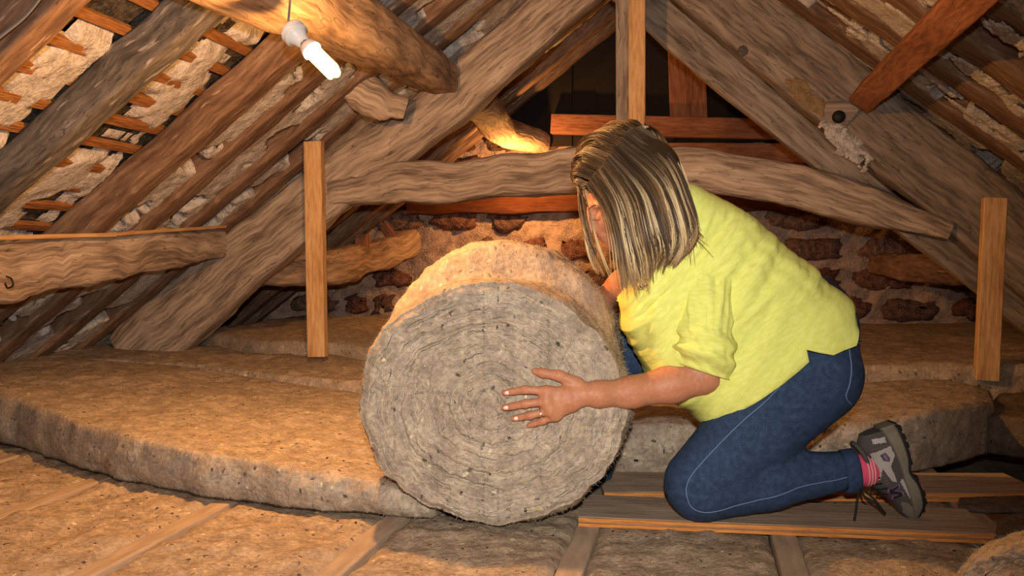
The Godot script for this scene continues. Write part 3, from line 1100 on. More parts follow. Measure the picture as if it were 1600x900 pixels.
func build_walls() -> void:
	var back := Node3D.new()
	_place(back, "wall_back", self)
	back.position = Vector3(-0.4, 0, -6.5)
	tag(back, "", "", "", "structure")
	# gable of rubble stone: a rough mortar face with stones set in courses
	var m := MB.new()
	var g := 0.03
	var nx := 186
	var ny := 78
	for b in ny + 1:
		for a in nx + 1:
			var x := -3.2 + a * g
			var y := -0.1 + b * g
			m.add(Vector3(x, y, -6.405 + 0.035 * lump_noise.get_noise_2d(x * 3.0, y * 3.0) + 0.025 * lump_noise.get_noise_2d(x * 10.0, y * 10.0) + 0.01 * shape_noise.get_noise_2d(x * 30.0, y * 30.0)))
	for b in ny:
		for a in nx:
			var k := b * (nx + 1) + a
			m.quad(k, k + 1, k + nx + 2, k + nx + 1)
	part("lime_mortar", m, M.wall_mortar, back)
	part("masonry_core", sawn(Vector3(-0.4, -0.2, -6.62), Vector3(-0.4, 2.6, -6.62), Vector3(0, 0, 1), 6.4, 0.3), M.wall_mortar, back)
	var cols := [Color(0.30, 0.16, 0.13), Color(0.36, 0.21, 0.17), Color(0.25, 0.145, 0.125), Color(0.44, 0.31, 0.26), Color(0.32, 0.22, 0.19)]
	var y := 0.02
	var row := 0
	while y < 1.62:
		var h := rng.randf_range(0.12, 0.20)
		var x := -3.1 + rng.randf_range(0, 0.2)
		while x < 2.3:
			var w := rng.randf_range(0.16, 0.46)
			if x > -2.9 + y * 0.9 - 0.3 and x + w < 2.3 - y * 0.9 + 0.4 and rng.randf() < 0.92:
				var s := MB.new()
				var seed_x := rng.randf() * 50.0
				var na := 9
				var nb := 7
				var depth := rng.randf_range(0.010, 0.034)
				var col: Color = cols[rng.randi() % cols.size()]
				for b in nb + 1:
					for a in na + 1:
						var u := float(a) / na * 2.0 - 1.0
						var v := float(b) / nb * 2.0 - 1.0
						var k := maxf(absf(u), absf(v))
						var l := sqrt(u * u + v * v) + 1e-5
						var sq := lerpf(1.0, k / l, 0.55)       # rounded outline
						var px := u * sq * w * 0.5
						var py := v * sq * h * 0.46
						var jag := lump_noise.get_noise_2d(seed_x + u * 0.8, v * 0.8) * 0.07
						var rise := depth * pow(maxf(0.0, 1.0 - pow(k, 5.0)), 0.5) - 0.045 * float(k > 0.99)
						s.add(Vector3(x + w * 0.5 + px + jag, y + h * 0.5 + py + jag * 0.6, -6.395 + rise + shape_noise.get_noise_2d(seed_x + px * 14.0, py * 14.0) * 0.012), Vector2.ZERO, col)
				for b in nb:
					for a in na:
						var k := b * (na + 1) + a
						s.quad(k, k + 1, k + na + 2, k + na + 1)
				part("stone", s, M.stone, back)
			x += w + rng.randf_range(0.015, 0.06)
		y += h + rng.randf_range(0.0, 0.025)
		row += 1
	# dark boards close the top of the gable
	for k in 17:
		var bx := -1.72 + k * 0.165
		var top := minf(1.10 + SLOPE * (bx + 1.8), 1.405 - SLOPE * (bx - 0.754)) + 0.1
		if top < 1.6:
			continue
		part("plank", sawn(Vector3(bx, 1.36, -6.28 + 0.012 * (k % 2)), Vector3(bx, top, -6.28 + 0.012 * (k % 2)), Vector3(0, 0, 1), 0.172, 0.022), M.gable_tar, back)
	var front := setting("wall_front", sawn(Vector3(-0.4, -0.2, 1.15), Vector3(-0.4, 2.7, 1.15), Vector3(0, 0, 1), 6.6, 0.12), M.wall_mortar)
	front.set_meta("label", "attic end wall behind the viewpoint")

func build_roof() -> void:
	var lz := [-0.45, -1.05, -1.65, -2.225, -2.735, -3.36, -3.665, -4.0, -4.315, -4.72, -5.10, -5.50, -5.90, -6.18]
	var lw := [0.09, 0.09, 0.09, 0.095, 0.10, 0.105, 0.105, 0.105, 0.10, 0.08, 0.08, 0.08, 0.08, 0.08]
	var lm := ["rafter", "rafter", "rafter", "rafter", "rafter_sooty", "rafter", "rafter", "rafter", "rafter", "rafter", "rafter", "rafter", "rafter", "rafter"]
	var ll := ["", "", "", "brown rafter crossing the top left corner beside the grey cable", "sooty grey rafter with brown underside, widest one on the left slope", "brown rafter ending left on the crooked purlin, next after the sooty one", "brown rafter passing just behind the glowing lamp on the left slope", "brown rafter running down from the packing block to the crooked purlin", "brown rafter half hidden along the left principal rafter", "rafter of the left slope just behind the truss", "rafter of the left slope lit orange, second behind the truss", "rafter of the left slope lit orange, third behind the truss", "rafter of the left slope lit orange, fourth behind the truss", "rafter of the left slope against the gable wall"]
	for k in lz.size():
		if ll[k] != "":
			rafter(-1, lz[k], lw[k], 0.125 if k < 9 else 0.10, lm[k], ll[k])
	roof(-1, lz, lw, 0.125, 0.20, [0.016, 0.016, 0.016, 0.021, 0.023, 0.100, 0.104, 0.106, 0.10, 0.05, 0.05, 0.05, 0.05])
	var rz := [-0.95, -1.42, -1.85, -2.28, -2.72, -3.06, -3.44, -3.83, -4.24, -4.68, -5.08, -5.5, -5.86, -6.18]
	var rl := ["", "", "rafter with lime crust in the top right corner, outermost in view", "rafter under the right purlin's upper end, with a large lime patch", "rafter crossing beneath the outer half of the red purlin", "rafter crossing beneath the middle of the red purlin", "rafter crossing beneath the inner half of the red purlin", "brown rafter meeting the red purlin near its end at the truss", "dark purplish rafter lying along the right principal rafter", "rafter of the right slope just behind the truss", "rafter of the right slope, second behind the truss", "rafter of the right slope, third behind the truss", "rafter of the right slope, fourth behind the truss", "rafter of the right slope against the gable wall"]
	var rw := []
	for k in rz.size():
		rw.append(0.165 if k < 9 else 0.10)
		if rl[k] != "":
			rafter(1, rz[k], rw[k], 0.10, "rafter", rl[k])
	var spots := [[Vector3(0.5625, 1.5474, -3.9493), 0.17, 0.035], [Vector3(0.6812, 1.456, -3.9732), 0.14, 0.03], [Vector3(0.693, 1.4469, -3.5132), 0.17, 0.03], [Vector3(0.9439, 1.2537, -3.5783), 0.19, 0.11], [Vector3(1.0126, 1.2008, -4.0255), 0.16, 0.04], [Vector3(1.1314, 1.1094, -3.9754), 0.20, 0.05], [Vector3(0.9232, 1.2697, -3.9474), 0.10, 0.03], [Vector3(0.915, 1.276, -3.1046), 0.20, 0.09], [Vector3(1.0991, 1.1342, -3.6468), 0.10, 0.08], [Vector3(0.5942, 1.523, -4.0321), 0.05, 0.03]]
	for k in spots.size():
		var q: Array = spots[k]
		splashes.append(flake(q[0], Vector3(1, -SLOPE, 0).normalized(), Vector3(-SLOPE, -1, 0).normalized(), q[1], q[2], 20 + k))
	roof(1, rz, rw, 0.10, 0.10, [0.09, 0.09, 0.09, 0.095, 0.095, 0.095, 0.095, 0.095, 0.095, 0.05, 0.05, 0.05, 0.05])

func build_truss() -> void:
	var zf := Vector3(0, 0, 1)
	# principal rafters, halved at the ridge
	solo("principal_rafter", timber([Vector3(-2.8493, 0.1115, -4.45), Vector3(-2.5069, 0.3841, -4.45), Vector3(-2.1676, 0.6614, -4.45), Vector3(-1.6199, 1.0642, -4.45), Vector3(-1.1704, 1.3565, -4.45), Vector3(-0.6486, 1.7926, -4.45), Vector3(-0.3389, 2.0529, -4.45)], zf, [0.33, 0.31, 0.30, 0.25, 0.225, 0.22, 0.21], [0.15], 6.0, 0.012, 2.5, 32, 0.05), M.oak, "heavy old oak principal rafter rising from the left floor to the ridge", "beam")
	solo("principal_rafter", timber([Vector3(-0.252, 2.1197, -4.45), Vector3(0.0974, 1.7899, -4.45), Vector3(0.5774, 1.3763, -4.45), Vector3(0.9798, 1.0173, -4.45), Vector3(1.37, 0.6665, -4.45), Vector3(1.8723, 0.2043, -4.45)], zf, [0.29, 0.30, 0.305, 0.31, 0.32, 0.33], [0.15], 6.0, 0.012, 2.5, 32, 0.05), M.oak_stained, "broad grey oak principal rafter on the right, with a peg and plate", "beam")
	solo("sister_rafter", timber([Vector3(-0.3917, 1.9572, -4.56), Vector3(-0.1678, 1.7319, -4.56), Vector3(0.1599, 1.4388, -4.56), Vector3(0.6759, 0.9841, -4.56), Vector3(1.0539, 0.6741, -4.56), Vector3(1.4606, 0.3313, -4.56)], zf, [0.17, 0.17, 0.165, 0.13, 0.12, 0.12], [0.09], 9.0, 0.005, 2.5, 28, 0.06), M.oak_grey, "straight grey timber fixed along the underside of the right principal rafter", "beam")
	# cambered collar beam
	solo("collar_tie", timber([Vector3(-1.7441, 0.9404, -4.43), Vector3(-1.5482, 0.9656, -4.43), Vector3(-1.3142, 0.9837, -4.43), Vector3(-1.0195, 0.9943, -4.43), Vector3(-0.6146, 1.0235, -4.43), Vector3(-0.3192, 1.0359, -4.43), Vector3(-0.0596, 1.0255, -4.43), Vector3(0.3057, 0.9679, -4.43), Vector3(0.5794, 0.899, -4.43), Vector3(0.926, 0.7838, -4.43), Vector3(1.0567, 0.7387, -4.43)], zf, [0.12, 0.165, 0.195, 0.20, 0.205, 0.205, 0.20, 0.185, 0.18, 0.12, 0.08], [0.14], 4.5, 0.012, 3.0, 32, 0.045), M.oak, "cambered old oak collar beam crossing behind the woman's head", "beam")
	# purlins: each runs on behind the truss to the gable
	solo("purlin_log", timber([Vector3(-1.20, 1.375, -0.9), Vector3(-1.21, 1.40, -2.2), Vector3(-1.19, 1.43, -3.2), Vector3(-1.165, 1.455, -4.31)], Vector3.UP, [0.25, 0.24, 0.21, 0.165], [0.24, 0.235, 0.20, 0.15], 4.2, 0.007, 2.0, 32, 0.05), M.oak_log, "round purlin log lit yellow by the near lamp", "beam")
	solo("purlin_log", timber([Vector3(-1.20, 1.42, -4.60), Vector3(-1.18, 1.46, -5.2), Vector3(-1.1813, 1.4104, -5.9), Vector3(-1.0302, 1.3902, -6.26)], Vector3.UP, [0.17, 0.19, 0.19, 0.17], [0.15, 0.17, 0.17, 0.14], 2.4, 0.012, 2.5, 28, 0.05), M.oak_log, "short log behind the truss with an orange glow beneath its end", "beam")
	solo("crooked_purlin", timber([Vector3(-2.44, 0.50, -1.2), Vector3(-2.42, 0.545, -2.4), Vector3(-2.40, 0.575, -3.0), Vector3(-2.35, 0.645, -3.6), Vector3(-2.31, 0.695, -4.33)], Vector3.UP, [0.17, 0.17, 0.16, 0.15, 0.14], [0.20, 0.21, 0.205, 0.195, 0.155], 5.0, 0.016, 2.2, 32, 0.05), M.oak, "crooked grey purlin on the left with a pale lath along its top", "beam")
	solo("lath", sawn(Vector3(-2.3612, 0.6908, -2.8268), Vector3(-2.2345, 0.715, -3.3921), Vector3.UP, 0.012, 0.016).join(sawn(Vector3(-2.2345, 0.7175, -3.3921), Vector3(-2.2137, 0.7756, -4.2437), Vector3.UP, 0.012, 0.014)), M.new_pine, "thin pale lath along the top of the crooked purlin", "lath")
	solo("iron_hook", tube([Vector3(-2.2338, 0.5631, -2.7864), Vector3(-2.1891, 0.5555, -2.754), Vector3(-2.1849, 0.5348, -2.7542), Vector3(-2.2083, 0.5261, -2.7596), Vector3(-2.2307, 0.5402, -2.7761)], [0.003], 8, 0.004), M.iron, "small dark iron hook at the left end of the crooked purlin", "hook")
	solo("purlin_timber", timber([Vector3(-2.34, 0.60, -4.58), Vector3(-2.0865, 0.5732, -5.1), Vector3(-2.0359, 0.62, -5.7), Vector3(-1.9291, 0.729, -6.3)], Vector3.UP, [0.14], [0.19, 0.2, 0.19, 0.17], 4.0, 0.014, 2.5, 28, 0.05), M.oak_log, "reddish lower purlin behind the left post and truss", "beam")
	solo("red_purlin", timber([Vector3(0.712, 1.325, -1.2), Vector3(0.71, 1.32, -2.6), Vector3(0.70, 1.312, -4.30)], Vector3(SLOPE, 1, 0).normalized(), [0.105], [0.115], 14.0, 0.003, 3.0, 28, 0.06), M.red_pine, "sawn reddish brown purlin jutting out from the right principal rafter", "beam")
	solo("purlin_timber", timber([Vector3(0.70, 1.30, -4.62), Vector3(0.70, 1.31, -6.3)], Vector3.UP, [0.12], [0.13], 9.0, 0.006, 3.0, 24, 0.08), M.rafter, "upper purlin of the right slope behind the truss, mostly hidden", "beam")
	solo("purlin_timber", timber([Vector3(1.62, 0.62, -4.62), Vector3(1.2589, 0.5694, -5.4), Vector3(1.0948, 0.5921, -6.3)], Vector3.UP, [0.12], [0.17, 0.17, 0.12], 6.0, 0.01, 3.0, 24, 0.07), M.rafter, "low reddish purlin behind the right truss leg, beside the stone wall", "beam")
	# packing block under the purlin log, peg and plate, small struts
	solo("packing_block", timber([Vector3(-1.5378, 1.3989, -4.0266), Vector3(-1.4254, 1.3348, -4.0667), Vector3(-1.2872, 1.2902, -4.1328)], zf, [0.10, 0.165, 0.10], [0.13], 4.0, 0.02, 5.0, 24, 0.02), M.oak, "rough wedge-shaped packing block under the end of the purlin log", "block")
	var peg := thing("oak_peg", "dark round peg in a square plate on the right principal rafter", "peg", Vector3(0.5934, 1.2336, -4.36))
	part("plate", timber([Vector3(0.5914, 1.2511, -4.385), Vector3(0.5883, 1.2478, -4.362)], Vector3(0.55, 0.84, 0), [0.125], [0.12], 9.0, 0.006, 9.0, 24, 0.01), M.oak_stained, peg)
	part("peg_head", lathe(Vector3(0.5948, 1.235, -4.37), zf, [Vector2(0, 0.028), Vector2(0.018, 0.027), Vector2(0.026, 0.018), Vector2(0.028, 0.002)], 20), M.iron, peg)
	solo("wood_knot", lathe(Vector3(0.1941, 1.5434, -4.384), zf, [Vector2(-0.01, 0.026), Vector2(0.0, 0.025), Vector2(0.004, 0.016), Vector2(0.002, 0.010), Vector2(0.005, 0.001)], 18), M.rafter_sooty, "dark knot standing out high on the right principal rafter", "knot")
	solo("strut", sawn(Vector3(-2.0441, 0.8449, -6.1), Vector3(-1.9209, 0.675, -6.1), zf, 0.06, 0.05), M.red_pine, "short slanting strut standing on the far lower purlin", "strut")
	solo("strut", sawn(Vector3(-2.0159, 0.7726, -5.6), Vector3(-2.0165, 0.6474, -5.6), zf, 0.075, 0.06), M.red_pine, "stub of wood upright on the far lower purlin", "strut")
	solo("gable_tie", sawn(Vector3(-0.9361, 1.4968, -6.2), Vector3(0.56, 1.4215, -6.2), zf, 0.125, 0.08), M.red_pine, "red sawn tie across the dark gable boards behind her head", "beam")
	solo("gable_tie", sawn(Vector3(-0.2452, 1.3022, -6.22), Vector3(0.6589, 1.2753, -6.22), zf, 0.12, 0.06), M.red_pine, "lower red tie across the gable, just above the collar beam", "beam")
	solo("bedding_timber", timber([Vector3(-1.95, 0.985, -6.34), Vector3(-0.4, 0.99, -6.33), Vector3(1.25, 0.98, -6.34)], zf, [0.125], [0.09], 6.0, 0.014, 3.0, 24, 0.07), M.red_plate, "dark reddish timber bedded along the stone wall below the collar beam", "beam")
	solo("lime_splash", flake(Vector3(0.6272, 1.1151, -4.366), Vector3(0.72, -0.69, 0), Vector3(0, 0, 1), 0.26, 0.085, 5), M.lime, "white lime splash on the right principal rafter below the peg plate", "splash")
	solo("lichen_patch", flake(Vector3(0.4659, 1.3298, -4.368), Vector3(0.72, -0.69, 0), Vector3(0, 0, 1), 0.20, 0.075, 11), M.ochre, "ochre crust on the right principal rafter left of the peg plate", "patch")
	solo("gable_stud", sawn(Vector3(-0.0806, 2.062, -6.24), Vector3(-0.0616, 1.5115, -6.24), zf, 0.235, 0.04), M.red_pine, "wide reddish upright board on the gable right of the middle posts", "board")
	# new pine uprights
	solo("pine_post", sawn(Vector3(-1.6567, 0.1875, -4.0175), Vector3(-1.6789, 1.1407, -4.0424), zf, 0.082, 0.05), M.new_pine, "new pine post standing on the quilt in front of the left principal rafter", "post")
	solo("pine_post", sawn(Vector3(1.065, 0.1666, -3.8604), Vector3(1.0917, 0.8479, -3.8863), zf, 0.083, 0.045), M.new_pine, "new pine post standing on the quilt at the far right", "post")
	solo("pine_post", sawn(Vector3(-0.2653, 0.8331, -4.3), Vector3(-0.2697, 1.9592, -4.3), zf, 0.073, 0.045), M.new_pine, "bright pine upright above the woman's head at the truss middle", "post")
	solo("grey_post", sawn(Vector3(-0.3278, 0.8356, -4.34), Vector3(-0.336, 1.9754, -4.34), zf, 0.062, 0.05), M.oak_grey, "grey upright batten tight against the bright pine upright", "post")
	solo("cable", tube([Vector3(-1.788, 1.0941, -2.0853), Vector3(-1.6912, 1.1686, -2.1005), Vector3(-1.6256, 1.2192, -2.1088), Vector3(-1.5486, 1.2784, -2.0898)], [0.0045], 8, 0.02), M.flex, "grey cable clipped along the rafter in the top left corner", "cable")

func build_quilts() -> void:
	# the mat that has been unrolled to the left of the roll
	var a := quilt([Vector3(-3.0, 0, -3.06), Vector3(-2.2937, 0, -2.8181), Vector3(-1.5409, 0, -2.3842), Vector3(-1.0881, 0, -2.2332), Vector3(-0.8016, 0, -2.1904), Vector3(-0.6102, 0, -2.1925)], [Vector3(-3.1, 0, -3.95), Vector3(-2.3, 0, -3.85), Vector3(-1.7, 0, -3.6), Vector3(-1.25, 0, -3.45), Vector3(-0.9, 0, -3.3), Vector3(-0.55, 0, -2.95)], [0.165, 0.158, 0.135, 0.115, 0.09, 0.05], 0.004)
	var q := solo("wool_quilt", a, M.wool, "long wool quilt laid to the left of the roll, thick grey front edge", "insulation quilt", "wool quilts laid over the joists")
	part("edge_fibres", fuzz(a, 6000, 0.005, 0.014, func(p, n): return p.z > -3.2, 31), M.fibre, q, "", "stuff")
	var b := quilt([Vector3(-3.2, 0, -3.98), Vector3(-2.3, 0, -3.89), Vector3(-1.7, 0, -3.64), Vector3(-1.25, 0, -3.49), Vector3(-0.88, 0, -3.34), Vector3(-0.45, 0, -3.1)], [Vector3(-3.2, 0, -4.9), Vector3(-2.3, 0, -4.6), Vector3(-1.7, 0, -4.42), Vector3(-1.25, 0, -4.35), Vector3(-0.88, 0, -4.2), Vector3(-0.45, 0, -4.1)], [0.165, 0.165, 0.16, 0.158, 0.155, 0.15], 0.0)
	solo("wool_quilt", b, M.wool, "wool quilt behind the long front one, reaching back to the left post", "insulation quilt", "wool quilts laid over the joists")
	var c := quilt([Vector3(-2.75, 0, -4.42), Vector3(-2.7335, 0.15, -4.7809), Vector3(-2.0462, 0.15, -4.3497), Vector3(-1.615, 0.15, -4.2511), Vector3(-1.1654, 0.15, -3.988), Vector3(-0.7789, 0.15, -3.5207), Vector3(0.1, 0, -3.9)], [Vector3(-2.75, 0, -6.3), Vector3(-2.2, 0, -6.3), Vector3(-1.8, 0, -6.3), Vector3(-1.3, 0, -6.3), Vector3(-0.8, 0, -6.3), Vector3(-0.3, 0, -6.3), Vector3(0.1, 0, -6.3)], [0.225, 0.235, 0.23, 0.225, 0.225, 0.225, 0.22], 0.0, 0.03)
	var q2 := solo("wool_quilt", c, M.wool, "far wool quilt under the truss, its grey edge running behind the left post", "insulation quilt", "wool quilts laid over the joists")
	part("edge_fibres", fuzz(c, 2000, 0.005, 0.014, func(p, n): return p.z > -5.0, 32), M.fibre, q2, "", "stuff")
	# right of the roll
	var d := quilt([Vector3(-0.2316, 0, -2.7495), Vector3(0.0213, 0, -2.7818), Vector3(0.289, 0, -2.8172), Vector3(0.5274, 0, -2.8963), Vector3(0.6677, 0, -2.9831), Vector3(0.8453, 0, -3.1929), Vector3(0.9653, 0, -3.3815)], [Vector3(-0.30, 0, -3.82), Vector3(0.05, 0, -3.82), Vector3(0.35, 0, -3.82), Vector3(0.6, 0, -3.82), Vector3(0.78, 0, -3.82), Vector3(0.95, 0, -3.80), Vector3(1.05, 0, -3.72)], [0.15, 0.155, 0.155, 0.16, 0.17, 0.165, 0.15], 0.0)
	var q3 := solo("wool_quilt", d, M.wool, "wool quilt lying behind the woman's legs and trainer", "insulation quilt", "wool quilts laid over the joists")
	part("edge_fibres", fuzz(d, 2500, 0.004, 0.012, func(p, n): return p.z > -3.3, 33), M.fibre, q3, "", "stuff")
	var e := quilt([Vector3(0.15, 0, -3.86), Vector3(0.5, 0, -3.85), Vector3(0.8, 0, -3.86), Vector3(1.05, 0, -3.88), Vector3(1.3, 0, -3.9), Vector3(1.9, 0, -3.9)], [Vector3(0.15, 0, -6.3), Vector3(0.5, 0, -6.3), Vector3(0.8, 0, -6.3), Vector3(1.1, 0, -6.3), Vector3(1.4, 0, -6.3), Vector3(1.95, 0, -6.3)], [0.225, 0.225, 0.225, 0.225, 0.23, 0.24], 0.0, 0.03)
	solo("wool_quilt", e, M.wool_old, "dark far wool quilt at the foot of the stone wall on the right", "insulation quilt", "wool quilts laid over the joists")
	var i := quilt([Vector3(0.90, 0, -3.30), Vector3(1.1, 0, -3.12), Vector3(1.4, 0, -3.05), Vector3(1.9, 0, -3.05)], [Vector3(1.08, 0, -3.80), Vector3(1.25, 0, -3.82), Vector3(1.5, 0, -3.84), Vector3(2.0, 0, -3.84)], [0.13, 0.14, 0.15, 0.15], 0.0)
	solo("wool_quilt", i, M.wool_grey, "grey end of another wool quilt at the right edge, below the right pine post", "insulation quilt", "wool quilts laid over the joists")
	var g := quilt([Vector3(0.6293, 0, -2.5029), Vector3(0.7225, 0, -2.5028), Vector3(0.8386, 0, -2.5075)], [Vector3(0.6727, 0, -2.6529), Vector3(0.7748, 0, -2.6863), Vector3(0.9061, 0, -2.7117)], [0.016, 0.02, 0.02], 0.0, 0.012, 0.006)
	solo("wool_scrap", g, M.wool_grey, "flat dark wool scrap between the two kneeling boards at the right", "insulation quilt")
	var h := quilt([Vector3(0.6245, 0, -2.1947), Vector3(0.6771, 0, -2.1685), Vector3(0.7761, 0, -2.17)], [Vector3(0.6897, 0, -2.388), Vector3(0.7482, 0, -2.3993), Vector3(0.8691, 0, -2.4336)], [0.028, 0.034, 0.034], 0.0, 0.012, 0.006)
	solo("wool_scrap", h, M.wool_grey, "dark wool tuft over the right end of the front kneeling board", "insulation quilt")
	# rolls
	wool_roll("wool_roll", Vector3(-0.4557, 0.2918, -2.1131), Vector3(-0.5221, 0.2669, -2.7006), Vector3(0.98, 0, -0.19), Vector2(0.316, 0.281), Vector2(0.305, 0.325), "big wool insulation roll standing beside the woman, spiral end facing out", 3)
	wool_roll("wool_roll", Vector3(0.5048, 0.1176, -1.4069), Vector3(0.9152, 0.0155, -1.8092), Vector3(0.98, 0, -0.19), Vector2(0.182, 0.123), Vector2(0.18, 0.125), "blurred fibrous end of another wool roll in the lower right corner", 8, 1.0)

func build_boards() -> void:
	var names := ["front pine kneeling board with a bright sawn edge, under her knee", "second pine kneeling board, behind the front one, under her ankle"]
	var fa := [Vector3(-0.267, 0, -2.1921), Vector3(-0.2313, 0, -2.4379)]
	var fb := [Vector3(0.6396, -0, -2.2257), Vector3(0.8825, 0, -2.64)]
	var dep := [0.215, 0.235]
	for k in 2:
		var f: Vector3 = (fb[k] - fa[k]).normalized()
		var bk := Vector3.UP.cross(f)
		if bk.z > 0.0:
			bk = -bk
		var root := thing("floorboard", names[k], "board", (fa[k] + fb[k]) * 0.5, "kneeling boards on the joists")
		var mid: Vector3 = bk * (dep[k] * 0.5 + 0.004)
		part("board_face", sawn(fa[k] + mid + Vector3(0, 0.0135, 0), fb[k] + mid + Vector3(0, 0.0135, 0), Vector3.UP, dep[k], 0.021, 0.002), M.board_top, root)
		part("tongue_edge", sawn(fa[k] + Vector3(0, 0.0065, 0), fb[k] + Vector3(0, 0.0065, 0), Vector3.UP, 0.008, 0.008, 0.001).join(sawn(fa[k] + Vector3(0, 0.0185, 0), fb[k] + Vector3(0, 0.0185, 0), Vector3.UP, 0.008, 0.009, 0.001)), M.board_edge, root, "bright fresh-sawn tongued edge")


# ------------------------------------------------------------------ the woman
func sup(x: float, e: float) -> float:
	return signf(x) * pow(absf(x), e)

func garment(rows: Array, n: int, sub: int, ext: Array, folds: Callable, box := 0.85) -> MB:     # rows of [front point, back point, half depth]; the last row is carried on by ext(angle) along the garment
	var rings := []
	for j in (rows.size() - 1) * sub + 1:
		var t := float(j) / sub
		var A: Vector3 = cr(rows.map(func(r): return r[0]), t)
		var B: Vector3 = cr(rows.map(func(r): return r[1]), t)
		var hd: float = cr(rows.map(func(r): return r[2]), t)
		var C := (A + B) * 0.5
		var e := (A - B) * 0.5
		var ring := PackedVector3Array()
		for k in n:
			var ph := TAU * k / n
			var q := C + e * sup(cos(ph), box) - VIEW * hd * sup(sin(ph), box)
			ring.append(q)
		rings.append(ring)
	if ext:
		var last: PackedVector3Array = rings[rings.size() - 1]
		var prev: PackedVector3Array = rings[rings.size() - 1 - sub]
		var ca := Vector3.ZERO
		var cb := Vector3.ZERO
		for k in n:
			ca += prev[k]
			cb += last[k]
		var dir := (cb - ca).normalized()
		for s in range(1, 7):
			var ring := PackedVector3Array()
			for k in n:
				var f := fposmod(360.0 * k / n, 360.0)
				var x := 0.03
				for q in ext.size() - 1:
					if f >= ext[q].x and f <= ext[q + 1].x:
						x = lerpf(ext[q].y, ext[q + 1].y, (f - ext[q].x) / maxf(ext[q + 1].x - ext[q].x, 0.01))
				ring.append(last[k] + dir * x * s / 6.0)
			rings.append(ring)
	# folds: push every point along the direction from its ring's middle
	var res := []
	for j in rings.size():
		var mid := Vector3.ZERO
		for p in rings[j]:
			mid += p
		mid /= n
		var ring := PackedVector3Array()
		for k in n:
			var p: Vector3 = rings[j][k]
			ring.append(p + (p - mid).normalized() * folds.call(p, float(j) / (rings.size() - 1), TAU * k / n))
		res.append(ring)
	if ext:                              # the neckline dips at the near front
		var orig := res.duplicate()
		for j in 30:
			var ring: PackedVector3Array = res[j].duplicate()
			for k in n:
				var w := sin(PI * clampf((360.0 * k / n - 8.0) / 84.0, 0.0, 1.0)) * (1.0 - j / 30.0) * 26.0
				var a := j + int(w)
				ring[k] = orig[a][k].lerp(orig[a + 1][k], w - int(w))
			res[j] = ring
	# turn the hem inwards so that the cloth has an edge with thickness
	for s in 2:
		var src: PackedVector3Array = res[rings.size() - 1]
		var mid := Vector3.ZERO
		for p in src:
			mid += p
		mid /= n
		var ring := PackedVector3Array()
		var back: PackedVector3Array = res[rings.size() - 2 - s * 2]
		for k in n:
			var p: Vector3 = src[k] if s == 0 else back[k]
			ring.append(p + (mid - p).normalized() * 0.005)
		res.append(ring)
	return loft(res, false)

func hand(field: Field, wrist: Vector3, knuckles: Array, pips: Array, dips: Array, tips: Array, thumb: Array) -> void:
	for k in 4:
		field.cap(wrist.lerp(knuckles[k], 0.15), knuckles[k], 0.015, 0.0105 if k < 3 else 0.0095, 0.016)
		var r: float = [0.0094, 0.0096, 0.0090, 0.0080][k]
		field.chain([knuckles[k], pips[k], dips[k], tips[k]], [r * 1.04, r * 0.97, r * 0.86, r * 0.72], 0.003)
		field.cap(pips[k], pips[k], r * 1.03, r * 1.03, 0.004)
	for k in 3:
		field.cap(knuckles[k], knuckles[k + 1], 0.0105, 0.0105, 0.012)
		field.cap(wrist.lerp(knuckles[k], 0.5), wrist.lerp(knuckles[k + 1], 0.5), 0.013, 0.013, 0.014)
	field.chain(thumb, [0.016, 0.0118, 0.0100, 0.0080], 0.008)

